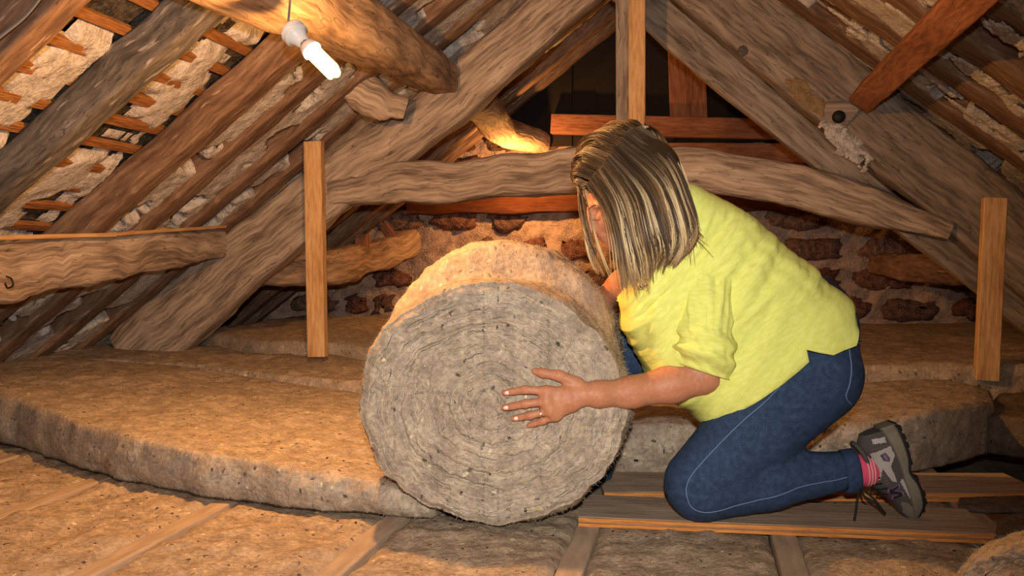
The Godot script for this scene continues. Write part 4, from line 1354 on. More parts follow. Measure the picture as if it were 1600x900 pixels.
func build_person() -> void:
	var base := Vector3(0.2168, 0.022, -2.3988)
	base.y = 0.022
	var root := thing("person", "woman kneeling in a yellow top and jeans, her hands on the big wool roll", "person", base)
	# --- body: trunk, arms, legs, head and hands as one surface
	var body := Field.new()
	body.chain([Vector3(-0.0569, 0.6654, -2.3035), Vector3(0.0451, 0.5666, -2.3405), Vector3(0.2527, 0.4026, -2.4164)], [0.085, 0.105, 0.12], 0.05)
	body.cap(Vector3(-0.0809, 0.6349, -2.2673), Vector3(-0.0469, 0.675, -2.3974), 0.07, 0.07, 0.04)
	body.cap(Vector3(-0.0594, 0.68, -2.283), Vector3(-0.119, 0.7417, -2.2225), 0.056, 0.050, 0.04)
	body.chain([Vector3(0.0068, 0.6493, -2.244), Vector3(0.0231, 0.512, -2.2021), Vector3(0.0155, 0.3589, -2.2011), Vector3(-0.0551, 0.3393, -2.1818), Vector3(-0.1459, 0.3227, -2.1484), Vector3(-0.2144, 0.3208, -2.1178)], [0.06, 0.052, 0.040, 0.0415, 0.034, 0.0275], 0.02)
	body.chain([Vector3(-0.0796, 0.6523, -2.4515), Vector3(-0.137, 0.6052, -2.4797), Vector3(-0.1978, 0.5512, -2.5275), Vector3(-0.2616, 0.5005, -2.5951), Vector3(-0.2824, 0.4856, -2.611), Vector3(-0.3208, 0.4401, -2.6837)], [0.055, 0.043, 0.035, 0.030, 0.029, 0.025], 0.02)
	body.chain([Vector3(0.2547, 0.3456, -2.3335), Vector3(0.0056, 0.104, -2.2271)], [0.10, 0.062], 0.02)
	body.chain([Vector3(0.01, 0.0922, -2.2276), Vector3(0.3578, 0.1329, -2.3113)], [0.055, 0.032], 0.02)
	body.chain([Vector3(0.2579, 0.3308, -2.5681), Vector3(-0.2167, 0.3795, -2.5593), Vector3(-0.2798, 0.0264, -2.5975)], [0.095, 0.055, 0.036], 0.02)
	var m := MB.new()
	var hc := Vector3(-0.1519, 0.7562, -2.1911)
	var wr := Vector3(-0.2241, 0.3208, -2.1159)
	body.nets(Vector3(0.0599, 0.54, -2.4547) - Vector3(0.42, 0.62, 0.42), Vector3(0.0599, 0.54, -2.4547) + Vector3(0.50, 0.28, 0.42), 0.012, m, func(p): return p.distance_to(hc) > 0.085 and p.distance_to(wr + Vector3(-0.03, 0, 0)) > 0.035)
	# head
	var cam_r := Vector3(0.9818, 0, -0.1898)
	var toward := -VIEW
	var f := (cam_r * -0.90 + Vector3.UP * -0.40 + toward * 0.16).normalized()       # where the face looks
	var up := (cam_r * -0.36 + Vector3.UP * 0.90 + toward * 0.20)
	up = (up - f * up.dot(f)).normalized()
	var sd := f.cross(up).normalized()
	var hb := Basis(sd, up, -f)
	var head := Field.new()
	var hp := func(s: float, u: float, w: float) -> Vector3: return hc + sd * s + up * u + f * w
	head.ell(hb, hp.call(0, 0.035, -0.012), Vector3(0.074, 0.088, 0.096), 0.01)
	head.ell(hb, hp.call(0, -0.02, 0.03), Vector3(0.062, 0.085, 0.066), 0.02)
	head.ell(hb, hp.call(0, -0.075, 0.055), Vector3(0.034, 0.03, 0.036), 0.025)
	head.cap(hp.call(0, 0.018, 0.088), hp.call(0, -0.026, 0.112), 0.010, 0.013, 0.012)      # nose
	for s in [-1, 1]:
		head.cap(hp.call(0.010 * s, -0.030, 0.100), hp.call(0.011 * s, -0.028, 0.097), 0.008, 0.008, 0.006)
		head.ell(hb, hp.call(0.030 * s, -0.018, 0.066), Vector3(0.022, 0.022, 0.022), 0.018)     # cheek
		head.ell(hb, hp.call(0.030 * s, 0.022, 0.078), Vector3(0.022, 0.008, 0.013), 0.01)      # brow
		head.ell(hb, hp.call(0.030 * s, 0.004, 0.076), Vector3(0.015, 0.011, 0.013), 0.005)     # closed lid
		head.ell(hb, hp.call(0.030 * s, 0.008, 0.092), Vector3(0.014, 0.005, 0.006), 0.006, -1.0)
		head.ell(hb, hp.call(0.074 * s, 0.0, 0.0), Vector3(0.010, 0.030, 0.018), 0.008)        # ear
	head.ell(hb, hp.call(0, -0.047, 0.090), Vector3(0.023, 0.0065, 0.012), 0.006)
	head.ell(hb, hp.call(0, -0.058, 0.087), Vector3(0.020, 0.0075, 0.012), 0.006)
	head.cap(hc - up * 0.05 - f * 0.02, Vector3(-0.0879, 0.7088, -2.2478), 0.050, 0.055, 0.03)
	head.nets(hc - Vector3(0.16, 0.16, 0.16), hc + Vector3(0.16, 0.16, 0.16), 0.0042, m)
	# hands
	var hf := Field.new()
	hf.cap(Vector3(-0.1459, 0.3227, -2.1484), Vector3(-0.2144, 0.3208, -2.1178), 0.034, 0.0275, 0.01)
	hf.cap(Vector3(-0.2144, 0.3208, -2.1178), Vector3(-0.246, 0.3242, -2.1077), 0.026, 0.022, 0.02)
	hand(hf, Vector3(-0.2376, 0.3228, -2.1093), [Vector3(-0.3249, 0.3299, -2.0814), Vector3(-0.3257, 0.3079, -2.0775), Vector3(-0.3162, 0.2879, -2.0808), Vector3(-0.3044, 0.2744, -2.0878)], [Vector3(-0.3729, 0.3321, -2.0773), Vector3(-0.3708, 0.3015, -2.0737), Vector3(-0.3599, 0.2758, -2.0771), Vector3(-0.3343, 0.2623, -2.0867)], [Vector3(-0.4023, 0.3266, -2.0806), Vector3(-0.4017, 0.2943, -2.0777), Vector3(-0.3838, 0.2699, -2.0825), Vector3(-0.3535, 0.2554, -2.0899)], [Vector3(-0.4201, 0.3229, -2.0832), Vector3(-0.4211, 0.2904, -2.081), Vector3(-0.4003, 0.2661, -2.0853), Vector3(-0.3667, 0.2504, -2.0913)], [Vector3(-0.2585, 0.3441, -2.1049), Vector3(-0.2987, 0.3626, -2.0966), Vector3(-0.3355, 0.3678, -2.0938), Vector3(-0.3531, 0.3715, -2.0956)])
	hf.nets(Vector3(-0.3024, 0.3148, -2.1026) - Vector3(0.15, 0.08, 0.09), Vector3(-0.3024, 0.3148, -2.1026) + Vector3(0.13, 0.085, 0.06), 0.0032, m, func(p): return p.distance_to(Vector3(-0.1459, 0.3227, -2.1484)) > 0.045)
	var hf2 := Field.new()
	hf2.cap(Vector3(-0.2824, 0.4856, -2.611), Vector3(-0.3208, 0.4401, -2.6837), 0.029, 0.025, 0.01)
	hand(hf2, Vector3(-0.3273, 0.434, -2.6925), [Vector3(-0.3823, 0.3597, -2.7611), Vector3(-0.3951, 0.3764, -2.7591), Vector3(-0.4044, 0.3932, -2.7578), Vector3(-0.411, 0.4121, -2.752)], [Vector3(-0.4033, 0.3286, -2.751), Vector3(-0.4216, 0.3472, -2.748), Vector3(-0.4308, 0.3676, -2.7468), Vector3(-0.4328, 0.3917, -2.7472)], [Vector3(-0.4174, 0.3066, -2.7455), Vector3(-0.4376, 0.327, -2.7423), Vector3(-0.4468, 0.3492, -2.7412), Vector3(-0.4451, 0.3771, -2.7423)], [Vector3(-0.4245, 0.2956, -2.7428), Vector3(-0.4465, 0.316, -2.7392), Vector3(-0.4557, 0.3401, -2.7381), Vector3(-0.4522, 0.3697, -2.7397)], [Vector3(-0.3386, 0.4108, -2.71), Vector3(-0.3385, 0.3717, -2.7394), Vector3(-0.3444, 0.3477, -2.7578), Vector3(-0.3522, 0.3323, -2.761)])
	hf2.nets(Vector3(-0.3755, 0.3735, -2.7119) - Vector3(0.11, 0.11, 0.11), Vector3(-0.3755, 0.3735, -2.7119) + Vector3(0.11, 0.13, 0.11), 0.0045, m)
	var bd := part("body", m, M.skin, root)
	for k in 3:
		var tip: Vector3 = [Vector3(-0.416, 0.3246, -2.0769), Vector3(-0.417, 0.2922, -2.0747), Vector3(-0.3962, 0.268, -2.079)][k]
		var n := lathe(Vector3.ZERO, Vector3.UP, [Vector2(0.0012, 0.0004), Vector2(0.001, 0.003), Vector2(0.0003, 0.0042), Vector2(-0.001, 0.0044)], 14)
		var fx := (tip - [Vector3(-0.4023, 0.3266, -2.0806), Vector3(-0.4017, 0.2943, -2.0777), Vector3(-0.3838, 0.2699, -2.0825)][k] as Vector3).normalized()
		var nx := (toward - fx * toward.dot(fx)).normalized()
		n.moved(Transform3D(Basis(fx * 1.45, nx, fx.cross(nx)), hf.onto(tip + nx * 0.01, 0.0004)))
		part("fingernail", n, M.nail, bd)
	var lip := MB.new()
	for q in [-0.0475, -0.0575]:
		var pts := []
		for k in 7:
			pts.append(head.onto(hp.call(lerpf(-0.021, 0.021, k / 6.0), q + (0.002 if absf(k - 3.0) > 1.5 else 0.0), 0.11), 0.0004))
		lip.join(tube(pts, [0.001, 0.0032, 0.004, 0.0032, 0.001], 8, 0.003))
	part("lips", lip, M.lips, bd)
	var lash := MB.new()
	for s in [-1, 1]:
		var pts := []
		var brow := []
		for k in 6:
			pts.append(head.onto(hp.call(s * lerpf(0.016, 0.045, k / 5.0), -0.002 - 0.003 * sin(PI * k / 5.0), 0.11), 0.001))
			brow.append(head.onto(hp.call(s * lerpf(0.012, 0.048, k / 5.0), 0.026 + 0.005 * sin(PI * k / 6.0), 0.12), 0.0008))
		lash.join(tube(pts, [0.0004, 0.0009, 0.0004], 6, 0.003)).join(tube(brow, [0.0006, 0.0013, 0.0005], 6, 0.003))
	part("lashes_and_brows", lash.tint(Color(0.05, 0.03, 0.02)), M.hair, bd)
	# --- ring and necklace
	var ring_c := Vector3(-0.3366, 0.2814, -2.0792)
	var rx := (Vector3(-0.3599, 0.2758, -2.0771) - Vector3(-0.3162, 0.2879, -2.0808)).normalized()
	var rn := (toward - rx * toward.dot(rx)).normalized()
	var loop := []
	for k in 13:
		var an := TAU * k / 12.0
		loop.append(ring_c + rn * cos(an) * 0.0103 + rx.cross(rn) * sin(an) * 0.0103)
	var ring := part("ring", tube(loop, [0.0011], 8, 0.003), M.silver, root, "silver ring on her ring finger")
	part("ring_stone", lathe(ring_c + rn * 0.0108, rn, [Vector2(-0.001, 0.0018), Vector2(0.001, 0.0032), Vector2(0.0025, 0.0022), Vector2(0.003, 0.0003)], 10), M.bakelite, ring)
	var pend := tube([Vector3(-0.0847, 0.6272, -2.1746), Vector3(-0.1043, 0.5846, -2.1441), Vector3(-0.1233, 0.5593, -2.1345), Vector3(-0.1434, 0.5699, -2.1615)], [0.0012], 6, 0.006)
	for p in [Vector3(-0.1258, 0.558, -2.1289), Vector3(-0.1173, 0.5595, -2.1275), Vector3(-0.1106, 0.5622, -2.132)]:
		pend.join(lathe(p - Vector3(0, 0.005, 0), Vector3.UP, [Vector2(0, 0.0005), Vector2(0.0015, 0.004), Vector2(0.005, 0.0055), Vector2(0.0085, 0.004), Vector2(0.010, 0.0005)], 12))
	part("necklace", pend, M.silver, root, "silver beaded necklace in the neckline")

	# --- jeans
	var jf := Field.new()
	jf.noise = lump_noise
	jf.amp = 0.0
	jf.cap(Vector3(0.2597, 0.4514, -2.3887), Vector3(0.2668, 0.4668, -2.5128), 0.118, 0.118, 0.03)
	jf.chain([Vector3(0.2611, 0.3495, -2.34), Vector3(0.1331, 0.2301, -2.281), Vector3(0.0085, 0.1069, -2.2277)], [0.120, 0.101, 0.083], 0.03)
	jf.chain([Vector3(0.2601, 0.3353, -2.5585), Vector3(-0.2133, 0.3795, -2.56)], [0.118, 0.073], 0.04)
	jf.chain([Vector3(-0.2133, 0.3726, -2.5598), Vector3(-0.2748, 0.0439, -2.599)], [0.070, 0.052], 0.02)
	jf.chain([Vector3(0.0144, 0.0896, -2.2334), Vector3(0.1618, 0.109, -2.2676), Vector3(0.3114, 0.1285, -2.3022)], [0.072, 0.065, 0.0475], 0.018)
	var jm := MB.new()
	var crease := FastNoiseLite.new()
	crease.seed = 4
	crease.frequency = 1.0
	jf.nets(Vector3(0.0959, 0.2921, -2.4541) - Vector3(0.42, 0.34, 0.42), Vector3(0.0959, 0.2921, -2.4541) + Vector3(0.40, 0.34, 0.40), 0.011, jm)
	var kn := Vector3(0.0143, 0.0937, -2.2284)
	var an := Vector3(0.3578, 0.1329, -2.3113)
	var crumple := func(p: Vector3) -> Vector3:
		var g := 0.0
		var t: float = clampf((p - kn).dot(an - kn) / (an - kn).length_squared(), 0, 1)
		if p.y < 0.25:
			g += 0.0065 * smoothstep(0.6, 1.0, t) * crease.get_noise_2d((p - kn).dot((an - kn).normalized()) * 62.0, p.z * 9.0 + p.y * 14.0)
		g += 0.010 * (0.4 - absf(crease.get_noise_3d(p.x * 7.0 + p.y * 12.0, p.y * 5.0 - p.x * 5.0, p.z * 5.0)))
		return toward * g + Vector3.UP * g * 0.6
	for k in jm.v.size():               # wrinkles: behind the knee, at the ankle and below the seat
		jm.v[k] += crumple.call(jm.v[k])
	var jeans := part("jeans", jm, M.denim, root)
	var seam := MB.new()
	var trace := func(pts: Array, r: float) -> MB:
		var on := []
		for j in (pts.size() - 1) * 6 + 1:
			var o: Vector3 = jf.onto(cr(pts, j / 6.0), 0.0018)
			on.append(o + crumple.call(o))
		return tube(on, [r], 6, 0.008)
	seam.join(trace.call([Vector3(0.2288, 0.4052, -2.2132), Vector3(0.1822, 0.3481, -2.1922), Vector3(0.1387, 0.3043, -2.1723), Vector3(0.0519, 0.2268, -2.1532), Vector3(-0.0045, 0.1659, -2.1353), Vector3(-0.025, 0.1128, -2.1399), Vector3(-0.0068, 0.0636, -2.1521), Vector3(0.0532, 0.0579, -2.1635), Vector3(0.1416, 0.081, -2.1915), Vector3(0.2307, 0.1085, -2.2198), Vector3(0.3342, 0.1266, -2.2556)], 0.0011))
	part("seam_stitching", seam, M.stitch, jeans, "pale side seam stitching")
	part("seam_stitching", trace.call([Vector3(-0.2248, 0.4118, -2.4976), Vector3(-0.1865, 0.4259, -2.4953), Vector3(-0.1452, 0.4333, -2.4933)], 0.0013), M.stitch, jeans)
	var pk := MB.new()
	pk.join(trace.call([Vector3(0.332, 0.4411, -2.3005), Vector3(0.3236, 0.3948, -2.277), Vector3(0.3174, 0.3519, -2.2694), Vector3(0.3133, 0.32, -2.2677), Vector3(0.3284, 0.3033, -2.2854)], 0.0013))
	pk.join(trace.call([Vector3(0.332, 0.4411, -2.3005), Vector3(0.3586, 0.4289, -2.346), Vector3(0.3882, 0.4175, -2.4329)], 0.0013)).join(trace.call([Vector3(0.335, 0.4309, -2.3007), Vector3(0.3587, 0.4185, -2.3457), Vector3(0.3882, 0.4067, -2.4326)], 0.0010))
	part("back_pocket_stitching", pk, M.stitch, jeans, "pale outline stitching of the back pocket")
	var wb := trace.call([Vector3(0.3031, 0.4661, -2.2956), Vector3(0.3275, 0.4821, -2.3518), Vector3(0.3544, 0.4849, -2.4386)], 0.0012) as MB
	part("waistband_stitching", wb, M.stitch, jeans)
	var rings := []
	for e in [[0.0, 0.0475], [0.004, 0.051], [0.026, 0.0515], [0.032, 0.050], [0.033, 0.044]]:
		var fx := (an - kn).normalized()
		var s0 := fx.cross(toward).normalized()
		var rg := PackedVector3Array()
		for k in 28:
			var ph := TAU * k / 28.0
			rg.append(Vector3(0.3285, 0.1304, -2.3035) + fx * e[0] + (s0 * cos(ph) + toward * sin(ph)) * (e[1] + 0.0015 * sin(ph * 3.0)))
		rings.append(rg)
	part("turned_cuff", loft(rings, false), M.denim, jeans)

	# --- yellow top
	var wr_n := FastNoiseLite.new()
	wr_n.seed = 12
	wr_n.frequency = 1.0
	var fold := func(p: Vector3, s: float, ph: float) -> float:
		var x := cam_r.dot(p)
		var y := p.y
		var a := x * 0.83 - y * 0.55         # across the drag folds from shoulder to hem
		var b := x * 0.55 + y * 0.83
		var amp := smoothstep(0.12, 0.5, s) * (0.55 + 0.45 * wr_n.get_noise_2d(a * 3.0, b * 3.0))
		var front := clampf(cos(ph), 0.0, 1.0)
		var g := 0.036 * (0.4 - 1.9 * absf(wr_n.get_noise_2d(a * 6.5, b * 1.5))) + 0.007 * (0.35 - 1.5 * absf(wr_n.get_noise_2d(a * 17.0, b * 2.4 + 7.0)))
		g += 0.008 * front * wr_n.get_noise_2d(b * 9.0 - y * 3.0, y * 2.0) + front * 0.006 * sin(x * 120.0 + 14.0 * y)
		var belt := exp(-pow((s - 0.72) / 0.22, 2.0)) * clampf(-cos(ph) * 0.8 + 0.5, 0, 1)
		g += belt * 0.0030 * sin((b * 1.0 + 0.22 * a) * 150.0 + 2.5 * wr_n.get_noise_2d(a * 6.0, b * 6.0))
		amp *= 1.0 - 0.6 * smoothstep(0.75, 1.0, -cos(ph))
		return g * amp * (1.0 - 0.65 * smoothstep(0.8, 1.0, s))
	var hem := [Vector2(0, 0.040), Vector2(30, 0.046), Vector2(60, 0.052), Vector2(90, 0.062), Vector2(93, 0.060), Vector2(96, 0.032), Vector2(100, 0.082), Vector2(115, 0.106), Vector2(128, 0.088), Vector2(140, 0.060), Vector2(160, 0.042), Vector2(180, 0.026), Vector2(230, 0.03), Vector2(300, 0.04), Vector2(360, 0.040)]
	var top := garment([
		[Vector3(-0.1241, 0.5583, -2.277), Vector3(-0.0395, 0.7969, -2.2905), 0.085], [Vector3(-0.1554, 0.5445, -2.2756), Vector3(-0.016, 0.7932, -2.3051), 0.135], [Vector3(-0.1765, 0.5247, -2.276), Vector3(0.0168, 0.7743, -2.321), 0.155], [Vector3(-0.1785, 0.4817, -2.2845), Vector3(0.0707, 0.7461, -2.3408), 0.170],
		[Vector3(-0.1606, 0.4297, -2.2915), Vector3(0.1279, 0.7068, -2.3557), 0.175], [Vector3(-0.1291, 0.3636, -2.3007), Vector3(0.19, 0.652, -2.3712), 0.18], [Vector3(-0.0825, 0.3034, -2.3129), Vector3(0.2523, 0.6016, -2.3868), 0.18], [Vector3(-0.0283, 0.2598, -2.3272), Vector3(0.3103, 0.5526, -2.4016), 0.182]], 128, 14, hem, fold, 0.68)
	# near sleeve, pushed up to the elbow
	var sfold := func(p: Vector3, s: float, ph: float) -> float:
		var g := 0.004 * wr_n.get_noise_2d(ph * 2.0, s * 2.5) * s
		g += 0.0048 * smoothstep(0.60, 0.78, s) * (1.0 - smoothstep(0.97, 1.0, s)) * sin(s * 44.0 + 1.6 * sin(ph * 1.5 + 0.6) + 2.0 * wr_n.get_noise_2d(ph * 1.2, s * 6.0))
		g += 0.014 * smoothstep(0.1, 0.35, s) * (1.0 - smoothstep(0.5, 0.8, s)) * (0.3 - 1.4 * absf(wr_n.get_noise_2d(ph * 2.2, s * 1.4 + 3.0)))
		return g
	var sleeve := garment([
		[Vector3(-0.0684, 0.6966, -2.3328), Vector3(0.0142, 0.7349, -2.3499), 0.03], [Vector3(-0.0718, 0.676, -2.3009), Vector3(0.0468, 0.7108, -2.3249), 0.07], [Vector3(-0.0687, 0.6348, -2.2544), Vector3(0.0782, 0.663, -2.2837), 0.095], [Vector3(-0.0617, 0.5806, -2.2205), Vector3(0.086, 0.5981, -2.2496), 0.087], [Vector3(-0.0549, 0.5262, -2.1926), Vector3(0.0839, 0.5291, -2.2195), 0.082],
		[Vector3(-0.05, 0.4667, -2.1765), Vector3(0.0795, 0.4581, -2.2012), 0.077], [Vector3(-0.0554, 0.4266, -2.1742), Vector3(0.0841, 0.4008, -2.2004), 0.076], [Vector3(-0.0499, 0.3877, -2.1893), Vector3(0.0722, 0.3473, -2.2117), 0.062]], 84, 12, [], sfold, 1.0)
	var far_sleeve := garment([[Vector3(-0.1093, 0.6359, -2.4045), Vector3(-0.0085, 0.7072, -2.4262), 0.06], [Vector3(-0.1676, 0.5631, -2.4522), Vector3(-0.0638, 0.5631, -2.4722), 0.07], [Vector3(-0.2065, 0.513, -2.4737), Vector3(-0.1254, 0.4636, -2.4878), 0.06]], 40, 10, [], sfold)
	part("top", top.join(sleeve).join(far_sleeve), M.jersey, root, "thin lime yellow knit top with pushed-up sleeves and a side slit")
	var vest := tube([Vector3(-0.0967, 0.6128, -2.1923), Vector3(-0.0879, 0.5911, -2.1882), Vector3(-0.0936, 0.5694, -2.1915)], [0.02, 0.03, 0.022], 12, 0.006)
	part("vest_strap", vest, M.dark_vest, root, "dark vest edge inside the neckline")

	build_hair(root, hc, hp, hb)
	build_shoe(root)

func build_hair(root: Node3D, hc: Vector3, hp: Callable, hb: Basis) -> void:
	var r := RandomNumberGenerator.new()
	r.seed = 77
	var cap := Field.new()
	cap.ell(hb, hp.call(0, 0.048, -0.022), Vector3(0.086, 0.092, 0.098), 0.01)
	cap.cap(Vector3(-0.1139, 0.8134, -2.1747), Vector3(-0.0745, 0.7068, -2.1994), 0.078, 0.062, 0.04)
	cap.cap(Vector3(-0.1489, 0.7848, -2.167), Vector3(-0.1261, 0.6981, -2.1484), 0.072, 0.055, 0.04)
	var cm := MB.new()
	cap.nets(hc - Vector3(0.19, 0.2, 0.2), hc + Vector3(0.19, 0.22, 0.2), 0.007, cm)
	cm.tint(Color(0.035, 0.022, 0.014))
	var hair := part("hair", cm, M.hair, root)
	# guides from the parting outwards: each a path of points; near side from the forehead round to the crown, then the far side
	var near := [
		[Vector3(-0.2604, 0.7747, -2.1248), Vector3(-0.2537, 0.718, -2.0938), Vector3(-0.2447, 0.6658, -2.0787), Vector3(-0.2295, 0.6242, -2.0803), Vector3(-0.2084, 0.5851, -2.0934)],
		[Vector3(-0.2326, 0.7883, -2.1051), Vector3(-0.1878, 0.7317, -2.0764), Vector3(-0.1642, 0.6705, -2.0587), Vector3(-0.1562, 0.6132, -2.0636), Vector3(-0.1516, 0.5607, -2.0782)],
		[Vector3(-0.2234, 0.8001, -2.0971), Vector3(-0.182, 0.7334, -2.0572), Vector3(-0.1603, 0.6675, -2.0441), Vector3(-0.147, 0.6064, -2.0499), Vector3(-0.1343, 0.5556, -2.0661)],
		[Vector3(-0.2065, 0.8192, -2.0958), Vector3(-0.1585, 0.7464, -2.0519), Vector3(-0.1357, 0.6699, -2.0387), Vector3(-0.1227, 0.6159, -2.0498), Vector3(-0.1155, 0.5639, -2.0699)],
		[Vector3(-0.1902, 0.8428, -2.0997), Vector3(-0.1235, 0.7597, -2.054), Vector3(-0.0986, 0.678, -2.0461), Vector3(-0.087, 0.6336, -2.0623), Vector3(-0.0919, 0.5856, -2.0854)],
		[Vector3(-0.1748, 0.8677, -2.1136), Vector3(-0.0948, 0.7835, -2.0705), Vector3(-0.0618, 0.7012, -2.0591), Vector3(-0.0551, 0.6472, -2.0689), Vector3(-0.0756, 0.6022, -2.0839)],
		[Vector3(-0.1592, 0.89, -2.1275), Vector3(-0.0756, 0.8085, -2.0953), Vector3(-0.041, 0.7252, -2.0842), Vector3(-0.0287, 0.6626, -2.0948), Vector3(-0.065, 0.6117, -2.0914)],
		[Vector3(-0.144, 0.9067, -2.1513), Vector3(-0.0659, 0.8364, -2.1286), Vector3(-0.0337, 0.7548, -2.1222), Vector3(-0.0183, 0.6825, -2.1229), Vector3(-0.0492, 0.6269, -2.1102)],
		[Vector3(-0.1263, 0.9165, -2.1856), Vector3(-0.0621, 0.8621, -2.1862), Vector3(-0.0334, 0.7844, -2.1843), Vector3(-0.0258, 0.7123, -2.1682), Vector3(-0.028, 0.6467, -2.1455)]]
	var far := [
		[Vector3(-0.2548, 0.7775, -2.126), Vector3(-0.2669, 0.7841, -2.1544), Vector3(-0.2407, 0.7576, -2.2198), Vector3(-0.2078, 0.7104, -2.2655), Vector3(-0.187, 0.658, -2.2883)],
		[Vector3(-0.2266, 0.7977, -2.1015), Vector3(-0.2688, 0.8125, -2.1345), Vector3(-0.2656, 0.7827, -2.2158), Vector3(-0.2276, 0.7264, -2.2825), Vector3(-0.1886, 0.666, -2.3086)],
		[Vector3(-0.2007, 0.8299, -2.1075), Vector3(-0.256, 0.8503, -2.1585), Vector3(-0.2767, 0.8149, -2.2452), Vector3(-0.2418, 0.7426, -2.3006), Vector3(-0.1978, 0.6586, -2.327)],
		[Vector3(-0.1748, 0.8677, -2.1136), Vector3(-0.2279, 0.8892, -2.1651), Vector3(-0.2696, 0.8599, -2.2479), Vector3(-0.2656, 0.7662, -2.3069), Vector3(-0.2139, 0.6511, -2.3338)],
		[Vector3(-0.1496, 0.9039, -2.1502), Vector3(-0.1874, 0.9222, -2.1944), Vector3(-0.2321, 0.9074, -2.277), Vector3(-0.2386, 0.7993, -2.3437), Vector3(-0.1857, 0.6515, -2.3698)],
		[Vector3(-0.1263, 0.9165, -2.1856), Vector3(-0.1466, 0.9337, -2.2332), Vector3(-0.1593, 0.9252, -2.312), Vector3(-0.1641, 0.8016, -2.3888), Vector3(-0.125, 0.6517, -2.402)],
		[Vector3(-0.1127, 0.9164, -2.1985), Vector3(-0.0898, 0.9111, -2.274), Vector3(-0.0651, 0.8663, -2.3488), Vector3(-0.0623, 0.7681, -2.3769), Vector3(-0.0693, 0.6512, -2.372)]]
	var strands := MB.new()
	var lock := func(guides: Array, g: float, long: float, thick: int, spread: float, flick: Vector3) -> void:      # a lock of hairs that share a course and a colour
		var off := Vector3(r.randf_range(-1, 1), r.randf_range(-1, 1), r.randf_range(-1, 1))
		var depth := r.randf_range(-0.007, 0.007)
		var tone := r.randf()
		var phase := r.randf_range(0, TAU)
		var sd_wave := Vector3(0.98, 0, -0.19)
		var streak := r.randf()
		var root_c := Color(0.030, 0.019, 0.012).lerp(Color(0.060, 0.036, 0.021), tone)
		var mid_c := Color(0.10, 0.055, 0.027).lerp(Color(0.28, 0.165, 0.075), tone)
		var tip_c := Color(0.26, 0.15, 0.065).lerp(Color(0.40, 0.25, 0.11), tone)
		var start := 0.08
		if streak > 0.66:
			mid_c = Color(0.66, 0.51, 0.29).lerp(Color(0.50, 0.34, 0.16), tone)
			tip_c = Color(0.44, 0.29, 0.135)
			root_c = Color(0.10, 0.065, 0.04)
			start = r.randf_range(0.02, 0.2)
		elif streak < 0.28:
			mid_c = Color(0.05, 0.030, 0.018)
			tip_c = Color(0.16, 0.10, 0.05)
		for h in thick:
			var path := []
			var gg := clampf(g + r.randf_range(-1, 1) * spread, 0.0, guides.size() - 1.0)
			var own := Vector3(r.randf_range(-1, 1), r.randf_range(-1, 1), r.randf_range(-1, 1))
			for k in 5:
				var p: Vector3 = cr(guides.map(func(q): return q[k]), gg)
				var out := (p - hc).normalized()
				p += sd_wave * sin(k * 1.6 + phase) * 0.002
				path.append(p + out * (depth * (0.4 + 0.3 * k) + r.randf_range(-0.0015, 0.0015)) + off * (0.0015 + 0.0036 * k) + own * (0.001 + 0.0013 * k))
			path[4] = path[3].lerp(path[4], long * r.randf_range(0.75, 1.05)) + flick * r.randf_range(0.6, 1.2)
			var rad := r.randf_range(0.0006, 0.0012)
			var tb := tube(path, [rad * 0.9, rad, rad, rad * 0.9, rad * 0.3], 4, 0.014)
			var rows := tb.v.size() / 5
			var dif := r.randf_range(0.85, 1.15)
			for k in tb.v.size():
				var t := float(k / 5) / maxf(rows - 1, 1)
				tb.c[k] = root_c.lerp(mid_c, smoothstep(start, start + 0.3, t)).lerp(tip_c, smoothstep(0.5, 1.0, t)) * dif
			strands.join(tb)
	for k in 190:
		lock.call(near, r.randf_range(0.9, 8.0), r.randf_range(0.45, 1.08), 10, 0.10, Vector3.ZERO)
	for k in 8:
		lock.call(near, r.randf_range(0.0, 0.8), r.randf_range(0.6, 1.15), 4, 0.04, Vector3.ZERO)
	for k in 80:
		lock.call(far, r.randf_range(0.0, 6.0), r.randf_range(0.5, 1.0), 9, 0.12, Vector3.ZERO)
	for k in 14:                          # loose flicks over the collar
		lock.call(near, r.randf_range(6.2, 8.0), 1.0, 3, 0.05, Vector3(r.randf_range(0.0, 0.055), r.randf_range(-0.005, 0.03), 0.01))
	part("strands", strands, M.hair, hair, "", "stuff")

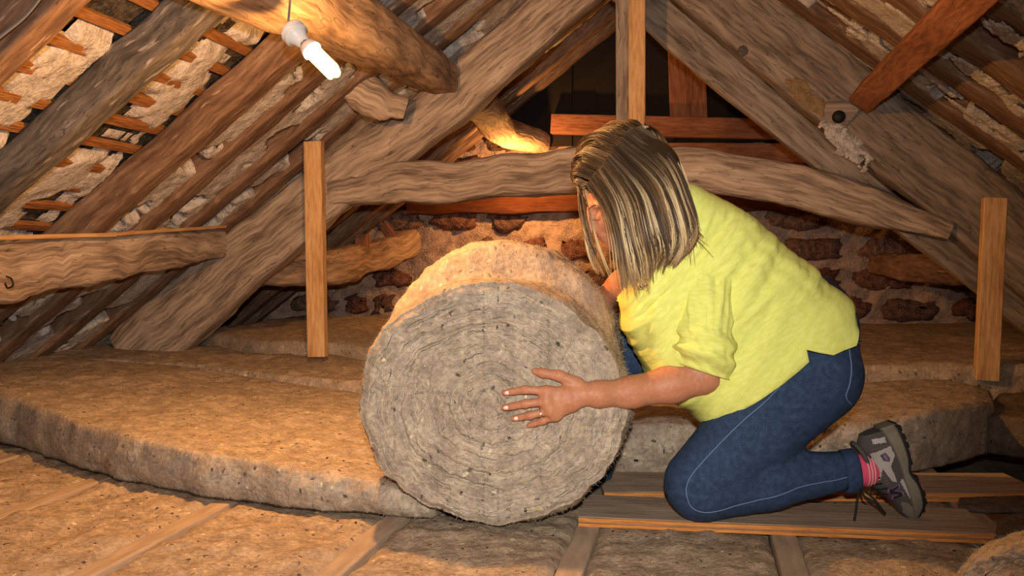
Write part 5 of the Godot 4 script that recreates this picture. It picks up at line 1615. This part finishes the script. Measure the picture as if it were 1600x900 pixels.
func build_shoe(root: Node3D) -> void:
	var o := Vector3(0.4498, 0.2403, -2.3171)          # heel, at the ground side of the sole
	var cam_r := Vector3(0.9818, 0, -0.1898)
	var toward := -VIEW
	var fx := (cam_r * 0.325 - Vector3.UP * 0.945).normalized()          # heel to toe
	var fy := (cam_r * -0.945 - Vector3.UP * 0.325 + toward * 0.02).normalized()      # away from the sole
	var fz := fx.cross(fy).normalized()
	if fz.dot(toward) < 0.0:
		fz = -fz
	var P := func(x: float, y: float, z: float) -> Vector3: return o + fx * x + fy * y + fz * (z - 0.018)
	var L := 0.222
	var half := func(x: float) -> float: return cr([0.026, 0.037, 0.040, 0.040, 0.041, 0.043, 0.041, 0.030, 0.012], clampf(x / L, 0, 1) * 8.0)
	var high := func(x: float) -> float: return cr([0.085, 0.098, 0.088, 0.094, 0.100, 0.082, 0.066, 0.056, 0.040], clampf(x / L, 0, 1) * 8.0)
	var low := func(x: float) -> float: return cr([0.034, 0.034, 0.032, 0.029, 0.027, 0.025, 0.024, 0.024, 0.026], clampf(x / L, 0, 1) * 8.0)
	var surf := func(x: float, y: float, lift: float) -> Vector3:        # near side of the upper
		var h: float = high.call(x)
		var l: float = low.call(x) - 0.008
		var t: float = clampf((y - l) / (h - l), 0.0, 0.98)
		return P.call(x, y, half.call(x) * pow(1.0 - pow(t, 2.6), 0.5) * (1.0 + 0.02 * sin(x * 90.0)) + lift)
	var shoe := Node3D.new()
	_place(shoe, "shoe", root)
	shoe.set_meta("label", "grey running shoe with pink details, toe down")
	var rings := []
	for j in 45:
		var x := L * j / 44.0
		var ring := PackedVector3Array()
		var h: float = high.call(x)
		var l: float = low.call(x) - 0.008
		for k in 36:
			var ph := TAU * k / 36.0
			var z := cos(ph)
			var y := sin(ph)
			var yy: float = l + (h - l) * (0.5 + 0.5 * sup(y, 0.75))
			var t: float = (yy - l) / (h - l)
			ring.append(P.call(x, yy, signf(z) * half.call(x) * pow(maxf(0.0, 1.0 - pow(t, 2.6)), 0.5) * minf(1.0, absf(z) * 1.9)))
		rings.append(ring)
	part("upper", loft(rings), M.shoe_mesh, shoe)
	# midsole with a sculpted flank, outsole with lugs
	var slab := func(y0: Callable, y1: Callable, grow: float, wave: float) -> MB:
		var rr := []
		for j in 45:
			var x := lerpf(-0.006, L + 0.006, j / 44.0)
			var hw: float = (half.call(x) + grow) * (1.0 if j > 1 and j < 43 else 0.72)
			var a: float = y0.call(x)
			var b: float = y1.call(x)
			var ring := PackedVector3Array()
			for q in [[1.0, 0.0], [1.06, 0.25], [1.0, 0.5], [1.07, 0.75], [0.99, 1.0], [0.5, 1.0], [-0.5, 1.0], [-0.99, 1.0], [-1.07, 0.75], [-1.0, 0.5], [-1.06, 0.25], [-1.0, 0.0], [-0.5, 0.0], [0.5, 0.0]]:
				ring.append(P.call(x, lerpf(a, b, q[1]), hw * q[0] * (1.0 + wave * sin(x * 55.0 + q[1] * 4.0))))
			rr.append(ring)
		return loft(rr)
	var arch := func(x: float) -> float: return 0.010 * exp(-pow((x - 0.105) / 0.022, 2.0)) + 0.016 * smoothstep(0.185, 0.225, x)
	part("midsole", slab.call(func(x): return 0.006 + arch.call(x), func(x): return low.call(x) + 0.004 - 0.004 * sin(x * 30.0), 0.006, 0.02), M.shoe_sole, shoe)
	part("outsole", slab.call(func(x): return arch.call(x), func(x): return 0.008 + arch.call(x), 0.004, 0.0), M.shoe_rubber, shoe)
	var lugs := MB.new()
	var pinks := MB.new()
	for k in 11:
		var x := 0.008 + k * 0.0195
		if absf(x - 0.105) < 0.012:
			continue
		for s in [-1, 1]:
			var w: float = half.call(x)
			var bx := sawn(P.call(x - 0.006, -0.002 + arch.call(x), s * w * 0.62), P.call(x + 0.006, -0.002 + arch.call(x), s * w * 0.62), fy, w * 0.7, 0.008, 0.0015)
			if k in [3, 7]:
				pinks.join(bx)
			else:
				lugs.join(bx)
	part("lug", lugs, M.shoe_rubber, shoe, "", "stuff")
	part("pink_lug", pinks, M.shoe_pink, shoe, "pink lugs of the outsole", "stuff")
	# overlays sewn on the near side: [points along the shoe and up from the sole]
	var patch := func(pts: Array, lift: float) -> MB:
		var mm := MB.new()
		var dense := PackedVector2Array()
		for k in pts.size():
			var a: Vector2 = pts[k]
			var b: Vector2 = pts[(k + 1) % pts.size()]
			for s in 4:
				dense.append(a.lerp(b, s / 4.0))
		var lo := dense[0]
		var hi := dense[0]
		for p in dense:
			lo = lo.min(p)
			hi = hi.max(p)
		var g := 0.0016
		var ids := {}
		var nx := int((hi.x - lo.x) / g) + 2
		var ny := int((hi.y - lo.y) / g) + 2
		for b in ny:
			for a in nx:
				var q := lo + Vector2(a, b) * g
				if Geometry2D.is_point_in_polygon(q + Vector2(g, g) * 0.5, dense):
					var c := []
					for e in [Vector2i(a, b), Vector2i(a + 1, b), Vector2i(a + 1, b + 1), Vector2i(a, b + 1)]:
						if not ids.has(e):
							var w := lo + Vector2(e) * g
							ids[e] = mm.add(surf.call(w.x, w.y, lift))
						c.append(ids[e])
					mm.quad(c[0], c[1], c[2], c[3])
		if mm.i.size() and (mm.v[mm.i[1]] - mm.v[mm.i[0]]).cross(mm.v[mm.i[2]] - mm.v[mm.i[0]]).dot(fz) < 0.0:
			mm.i.reverse()
		return mm
	var V := func(x: float, y: float) -> Vector2: return Vector2(x, y)
	part("heel_overlay", patch.call([V.call(0.012, 0.040), V.call(0.010, 0.068), V.call(0.020, 0.070), V.call(0.024, 0.042)], 0.0022), M.shoe_grey, shoe, "pale grey heel panel")
	part("saddle_overlay", patch.call([V.call(0.034, 0.036), V.call(0.040, 0.082), V.call(0.062, 0.078), V.call(0.072, 0.088), V.call(0.098, 0.092), V.call(0.104, 0.080), V.call(0.080, 0.068), V.call(0.112, 0.058), V.call(0.118, 0.048), V.call(0.078, 0.050), V.call(0.058, 0.034)], 0.0022), M.shoe_grey, shoe, "pale grey saddle panel")
	part("saddle_window", patch.call([V.call(0.044, 0.052), V.call(0.048, 0.064), V.call(0.062, 0.061), V.call(0.068, 0.050), V.call(0.060, 0.046)], 0.0030), M.shoe_mesh, shoe)
	part("violet_badge", patch.call([V.call(0.048, 0.053), V.call(0.049, 0.059), V.call(0.063, 0.056), V.call(0.063, 0.050)], 0.0036), M.shoe_violet, shoe)
	part("forefoot_overlay", patch.call([V.call(0.112, 0.034), V.call(0.118, 0.042), V.call(0.160, 0.034), V.call(0.166, 0.028), V.call(0.140, 0.030)], 0.0022), M.shoe_grey, shoe)
	part("toe_overlay", patch.call([V.call(0.165, 0.052), V.call(0.196, 0.050), V.call(0.215, 0.038), V.call(0.218, 0.028), V.call(0.190, 0.028), V.call(0.170, 0.040)], 0.0022), M.shoe_sole, shoe)
	var nb := MB.new()
	var nk := MB.new()
	for e in [[0.0, 0.0035], [1.0, 0.0]]:
		var w: float = e[1]
		var q := 0.030 if e[0] == 0.0 else 0.0306
		for pl in [[Vector2(0.124, 0.048), Vector2(0.131, 0.050), Vector2(0.137, 0.070), Vector2(0.130, 0.068)], [Vector2(0.130, 0.0685), Vector2(0.139, 0.0695), Vector2(0.149, 0.0465), Vector2(0.141, 0.0465)], [Vector2(0.143, 0.0465), Vector2(0.150, 0.0465), Vector2(0.156, 0.064), Vector2(0.149, 0.064)]]:
			var c := Vector2.ZERO
			for p in pl:
				c += p / 4.0
			var gp := []
			for p in pl:
				gp.append(p + (p - c).normalized() * w)
			(nk if e[0] == 0.0 else nb).join(patch.call(gp, 0.0030 if e[0] == 0.0 else 0.0042))
	part("letter_outline", nk, M.shoe_violet, shoe)
	part("letter_n", nb, M.shoe_rubber, shoe, "dark letter N on the side")
	var zig := MB.new()
	for s in 5:
		zig.join(tube([surf.call(0.030 + 0.0 * s, 0.040 + s * 0.008, 0.002), surf.call(0.034, 0.046 + s * 0.008, 0.002)], [0.0007], 5, 0.004))
		zig.join(tube([surf.call(0.086 + s * 0.007, 0.070 - s * 0.001, 0.003), surf.call(0.088 + s * 0.007, 0.075 - s * 0.001, 0.003)], [0.0009], 5, 0.004))
	part("pink_stitching", zig, M.shoe_pink, shoe, "", "stuff")
	# collar rim and pull tab, laces
	var rim := []
	for k in 15:
		var an := TAU * k / 14.0
		rim.append(P.call(0.054 + 0.042 * cos(an), 0.099 + 0.004 * cos(an * 2.0), 0.030 * sin(an)))
	part("collar_rim", tube(rim, [0.0055], 8, 0.006), M.shoe_mesh, shoe)
	for k in 4:
		var x := 0.098 + k * 0.014
		part("lace", tube([surf.call(x, high.call(x) - 0.020, 0.003), P.call(x + 0.003, high.call(x) + 0.004, 0.0), P.call(x + 0.006, high.call(x) - 0.012, -0.030)], [0.0024], 6, 0.006), M.shoe_rubber, shoe)
	part("lace_loop", tube([Vector3(0.3661, 0.1062, -2.2561), Vector3(0.3687, 0.0899, -2.2459), Vector3(0.3923, 0.0767, -2.2399), Vector3(0.412, 0.0553, -2.243), Vector3(0.4083, 0.0595, -2.2373), Vector3(0.3886, 0.0865, -2.2343), Vector3(0.3715, 0.0999, -2.2467)], [0.0026], 6, 0.006), M.shoe_rubber, shoe)
	part("lace_end", tube([Vector3(0.3633, 0.1062, -2.2555), Vector3(0.3547, 0.087, -2.2431), Vector3(0.352, 0.0613, -2.2418), Vector3(0.3479, 0.0355, -2.2402)], [0.0024, 0.0024, 0.003], 6, 0.006), M.shoe_rubber, shoe, "lace end hanging to the board")
	# sock
	var an := Vector3(0.365, 0.1344, -2.3128)
	var ax := (an - Vector3(0.0143, 0.0937, -2.2284)).normalized()
	var s0 := ax.cross(toward).normalized()
	var sk := []
	for e in [[-0.02, 0.036], [0.01, 0.0375], [0.022, 0.036], [0.034, 0.032], [0.045, 0.026], [0.05, 0.01]]:
		var ring := PackedVector3Array()
		for k in 26:
			ring.append(an + ax * e[0] + fx * e[0] * 0.15 + (s0 * cos(TAU * k / 26.0) + toward * sin(TAU * k / 26.0)) * e[1])
		sk.append(ring)
	part("sock", loft(sk), M.sock_pink, root, "bright pink ankle sock")
	var bands := MB.new()
	for e in [[0.010, 0.0372], [0.017, 0.0365], [0.024, 0.0345]]:
		var lp := []
		for k in 17:
			lp.append(an + ax * (e[0] + 0.004) + fx * e[0] * 0.15 + (s0 * cos(TAU * k / 16.0) + toward * sin(TAU * k / 16.0)) * e[1])
		bands.join(tube(lp, [0.0016 if e[0] < 0.03 else 0.004], 6, 0.01))
	part("sock_band", bands, M.sock_pale, root.get_node("sock"), "pale bands round the sock")


# ------------------------------------------------------------------
func _ready() -> void:
	# camera, light and exposure
	var cam := Camera3D.new()
	cam.name = "camera"
	add_child(cam)
	cam.position = Vector3(0, 0.62, 0)
	cam.rotation = Vector3(-atan(45.0 / 1500.0), atan(290.0 / 1500.0), 0)
	cam.fov = rad_to_deg(2.0 * atan(450.0 / 1500.0))
	cam.near = 0.02
	cam.far = 60.0
	cam.current = true
	var we := WorldEnvironment.new()
	we.name = "environment"
	var env := Environment.new()
	env.background_mode = Environment.BG_COLOR
	env.background_color = Color(0, 0, 0)
	env.tonemap_mode = Environment.TONE_MAPPER_LINEAR
	env.tonemap_exposure = EXPOSURE
	env.sdfgi_enabled = true
	env.ssao_enabled = true
	env.ssil_enabled = true
	we.environment = env
	add_child(we)
	rng.seed = 20
	shape_noise.seed = 3
	shape_noise.frequency = 1.0
	shape_noise.fractal_octaves = 4
	lump_noise.seed = 9
	lump_noise.frequency = 1.0
	lump_noise.fractal_octaves = 3
	make_materials()
	# the photographer's flash, a hand's breadth above the lens: neutral, small and frontal
	var fl := thing("camera_flash", "small flash head just above the viewpoint", "flash", Vector3(0.01, 0.72, 0.06))
	part("flash_body", sawn(Vector3(0.01, 0.75, 0.115), Vector3(0.01, 0.75, 0.07), Vector3.UP, 0.075, 0.05, 0.006), M.shoe_rubber, fl)
	part("flash_lens", sawn(Vector3(0.01, 0.75, 0.07), Vector3(0.01, 0.75, 0.062), Vector3.UP, 0.06, 0.034, 0.002), M.flash_lens_glow, fl)
	var lamp := SpotLight3D.new()
	lamp.name = "flash_light"
	lamp.light_color = FLASH_COLOR
	lamp.light_energy = FLASH
	lamp.light_size = 0.02
	lamp.spot_angle = 44.0
	lamp.spot_angle_attenuation = 0.9
	lamp.spot_range = 20.0
	lamp.spot_attenuation = 2.0
	lamp.shadow_enabled = true
	fl.add_child(lamp)
	lamp.position = Vector3(0.01, 0.75, 0.055) - fl.position
	lamp.rotation = Vector3(deg_to_rad(-2.0), atan(290.0 / 1500.0) + 0.17, 0)

	build_floor()
	build_walls()
	build_roof()
	build_truss()
	build_quilts()
	build_boards()
	pendant(Vector3(-1.0476, 1.2214, -2.3633), Vector3(-0.917, 1.0984, -2.3338) - Vector3(-1.0476, 1.2214, -2.3633), Vector3(-1.0486, 1.3947, -2.3684), "lit pendant lamp with white holder hanging crooked beside the purlin log", LAMP, LAMP_COLOR)
	pendant(Vector3(-1.2248, 1.15, -5.8729), Vector3(1.0, -0.12, -0.15), Vector3(-1.2533, 1.3117, -5.8927), "second lit lamp, hidden behind the collar beam under the far log", LAMP_FAR, LAMP_FAR_COLOR)
	build_person()

const EXPOSURE := 1.0
const FLASH := 6.2
const FLASH_COLOR := Color(1.0, 0.975, 0.94)
const LAMP := 1.85
const LAMP_FAR := 0.75
const LAMP_COLOR := Color(1.0, 0.72, 0.42)
const LAMP_FAR_COLOR := Color(1.0, 0.70, 0.40)
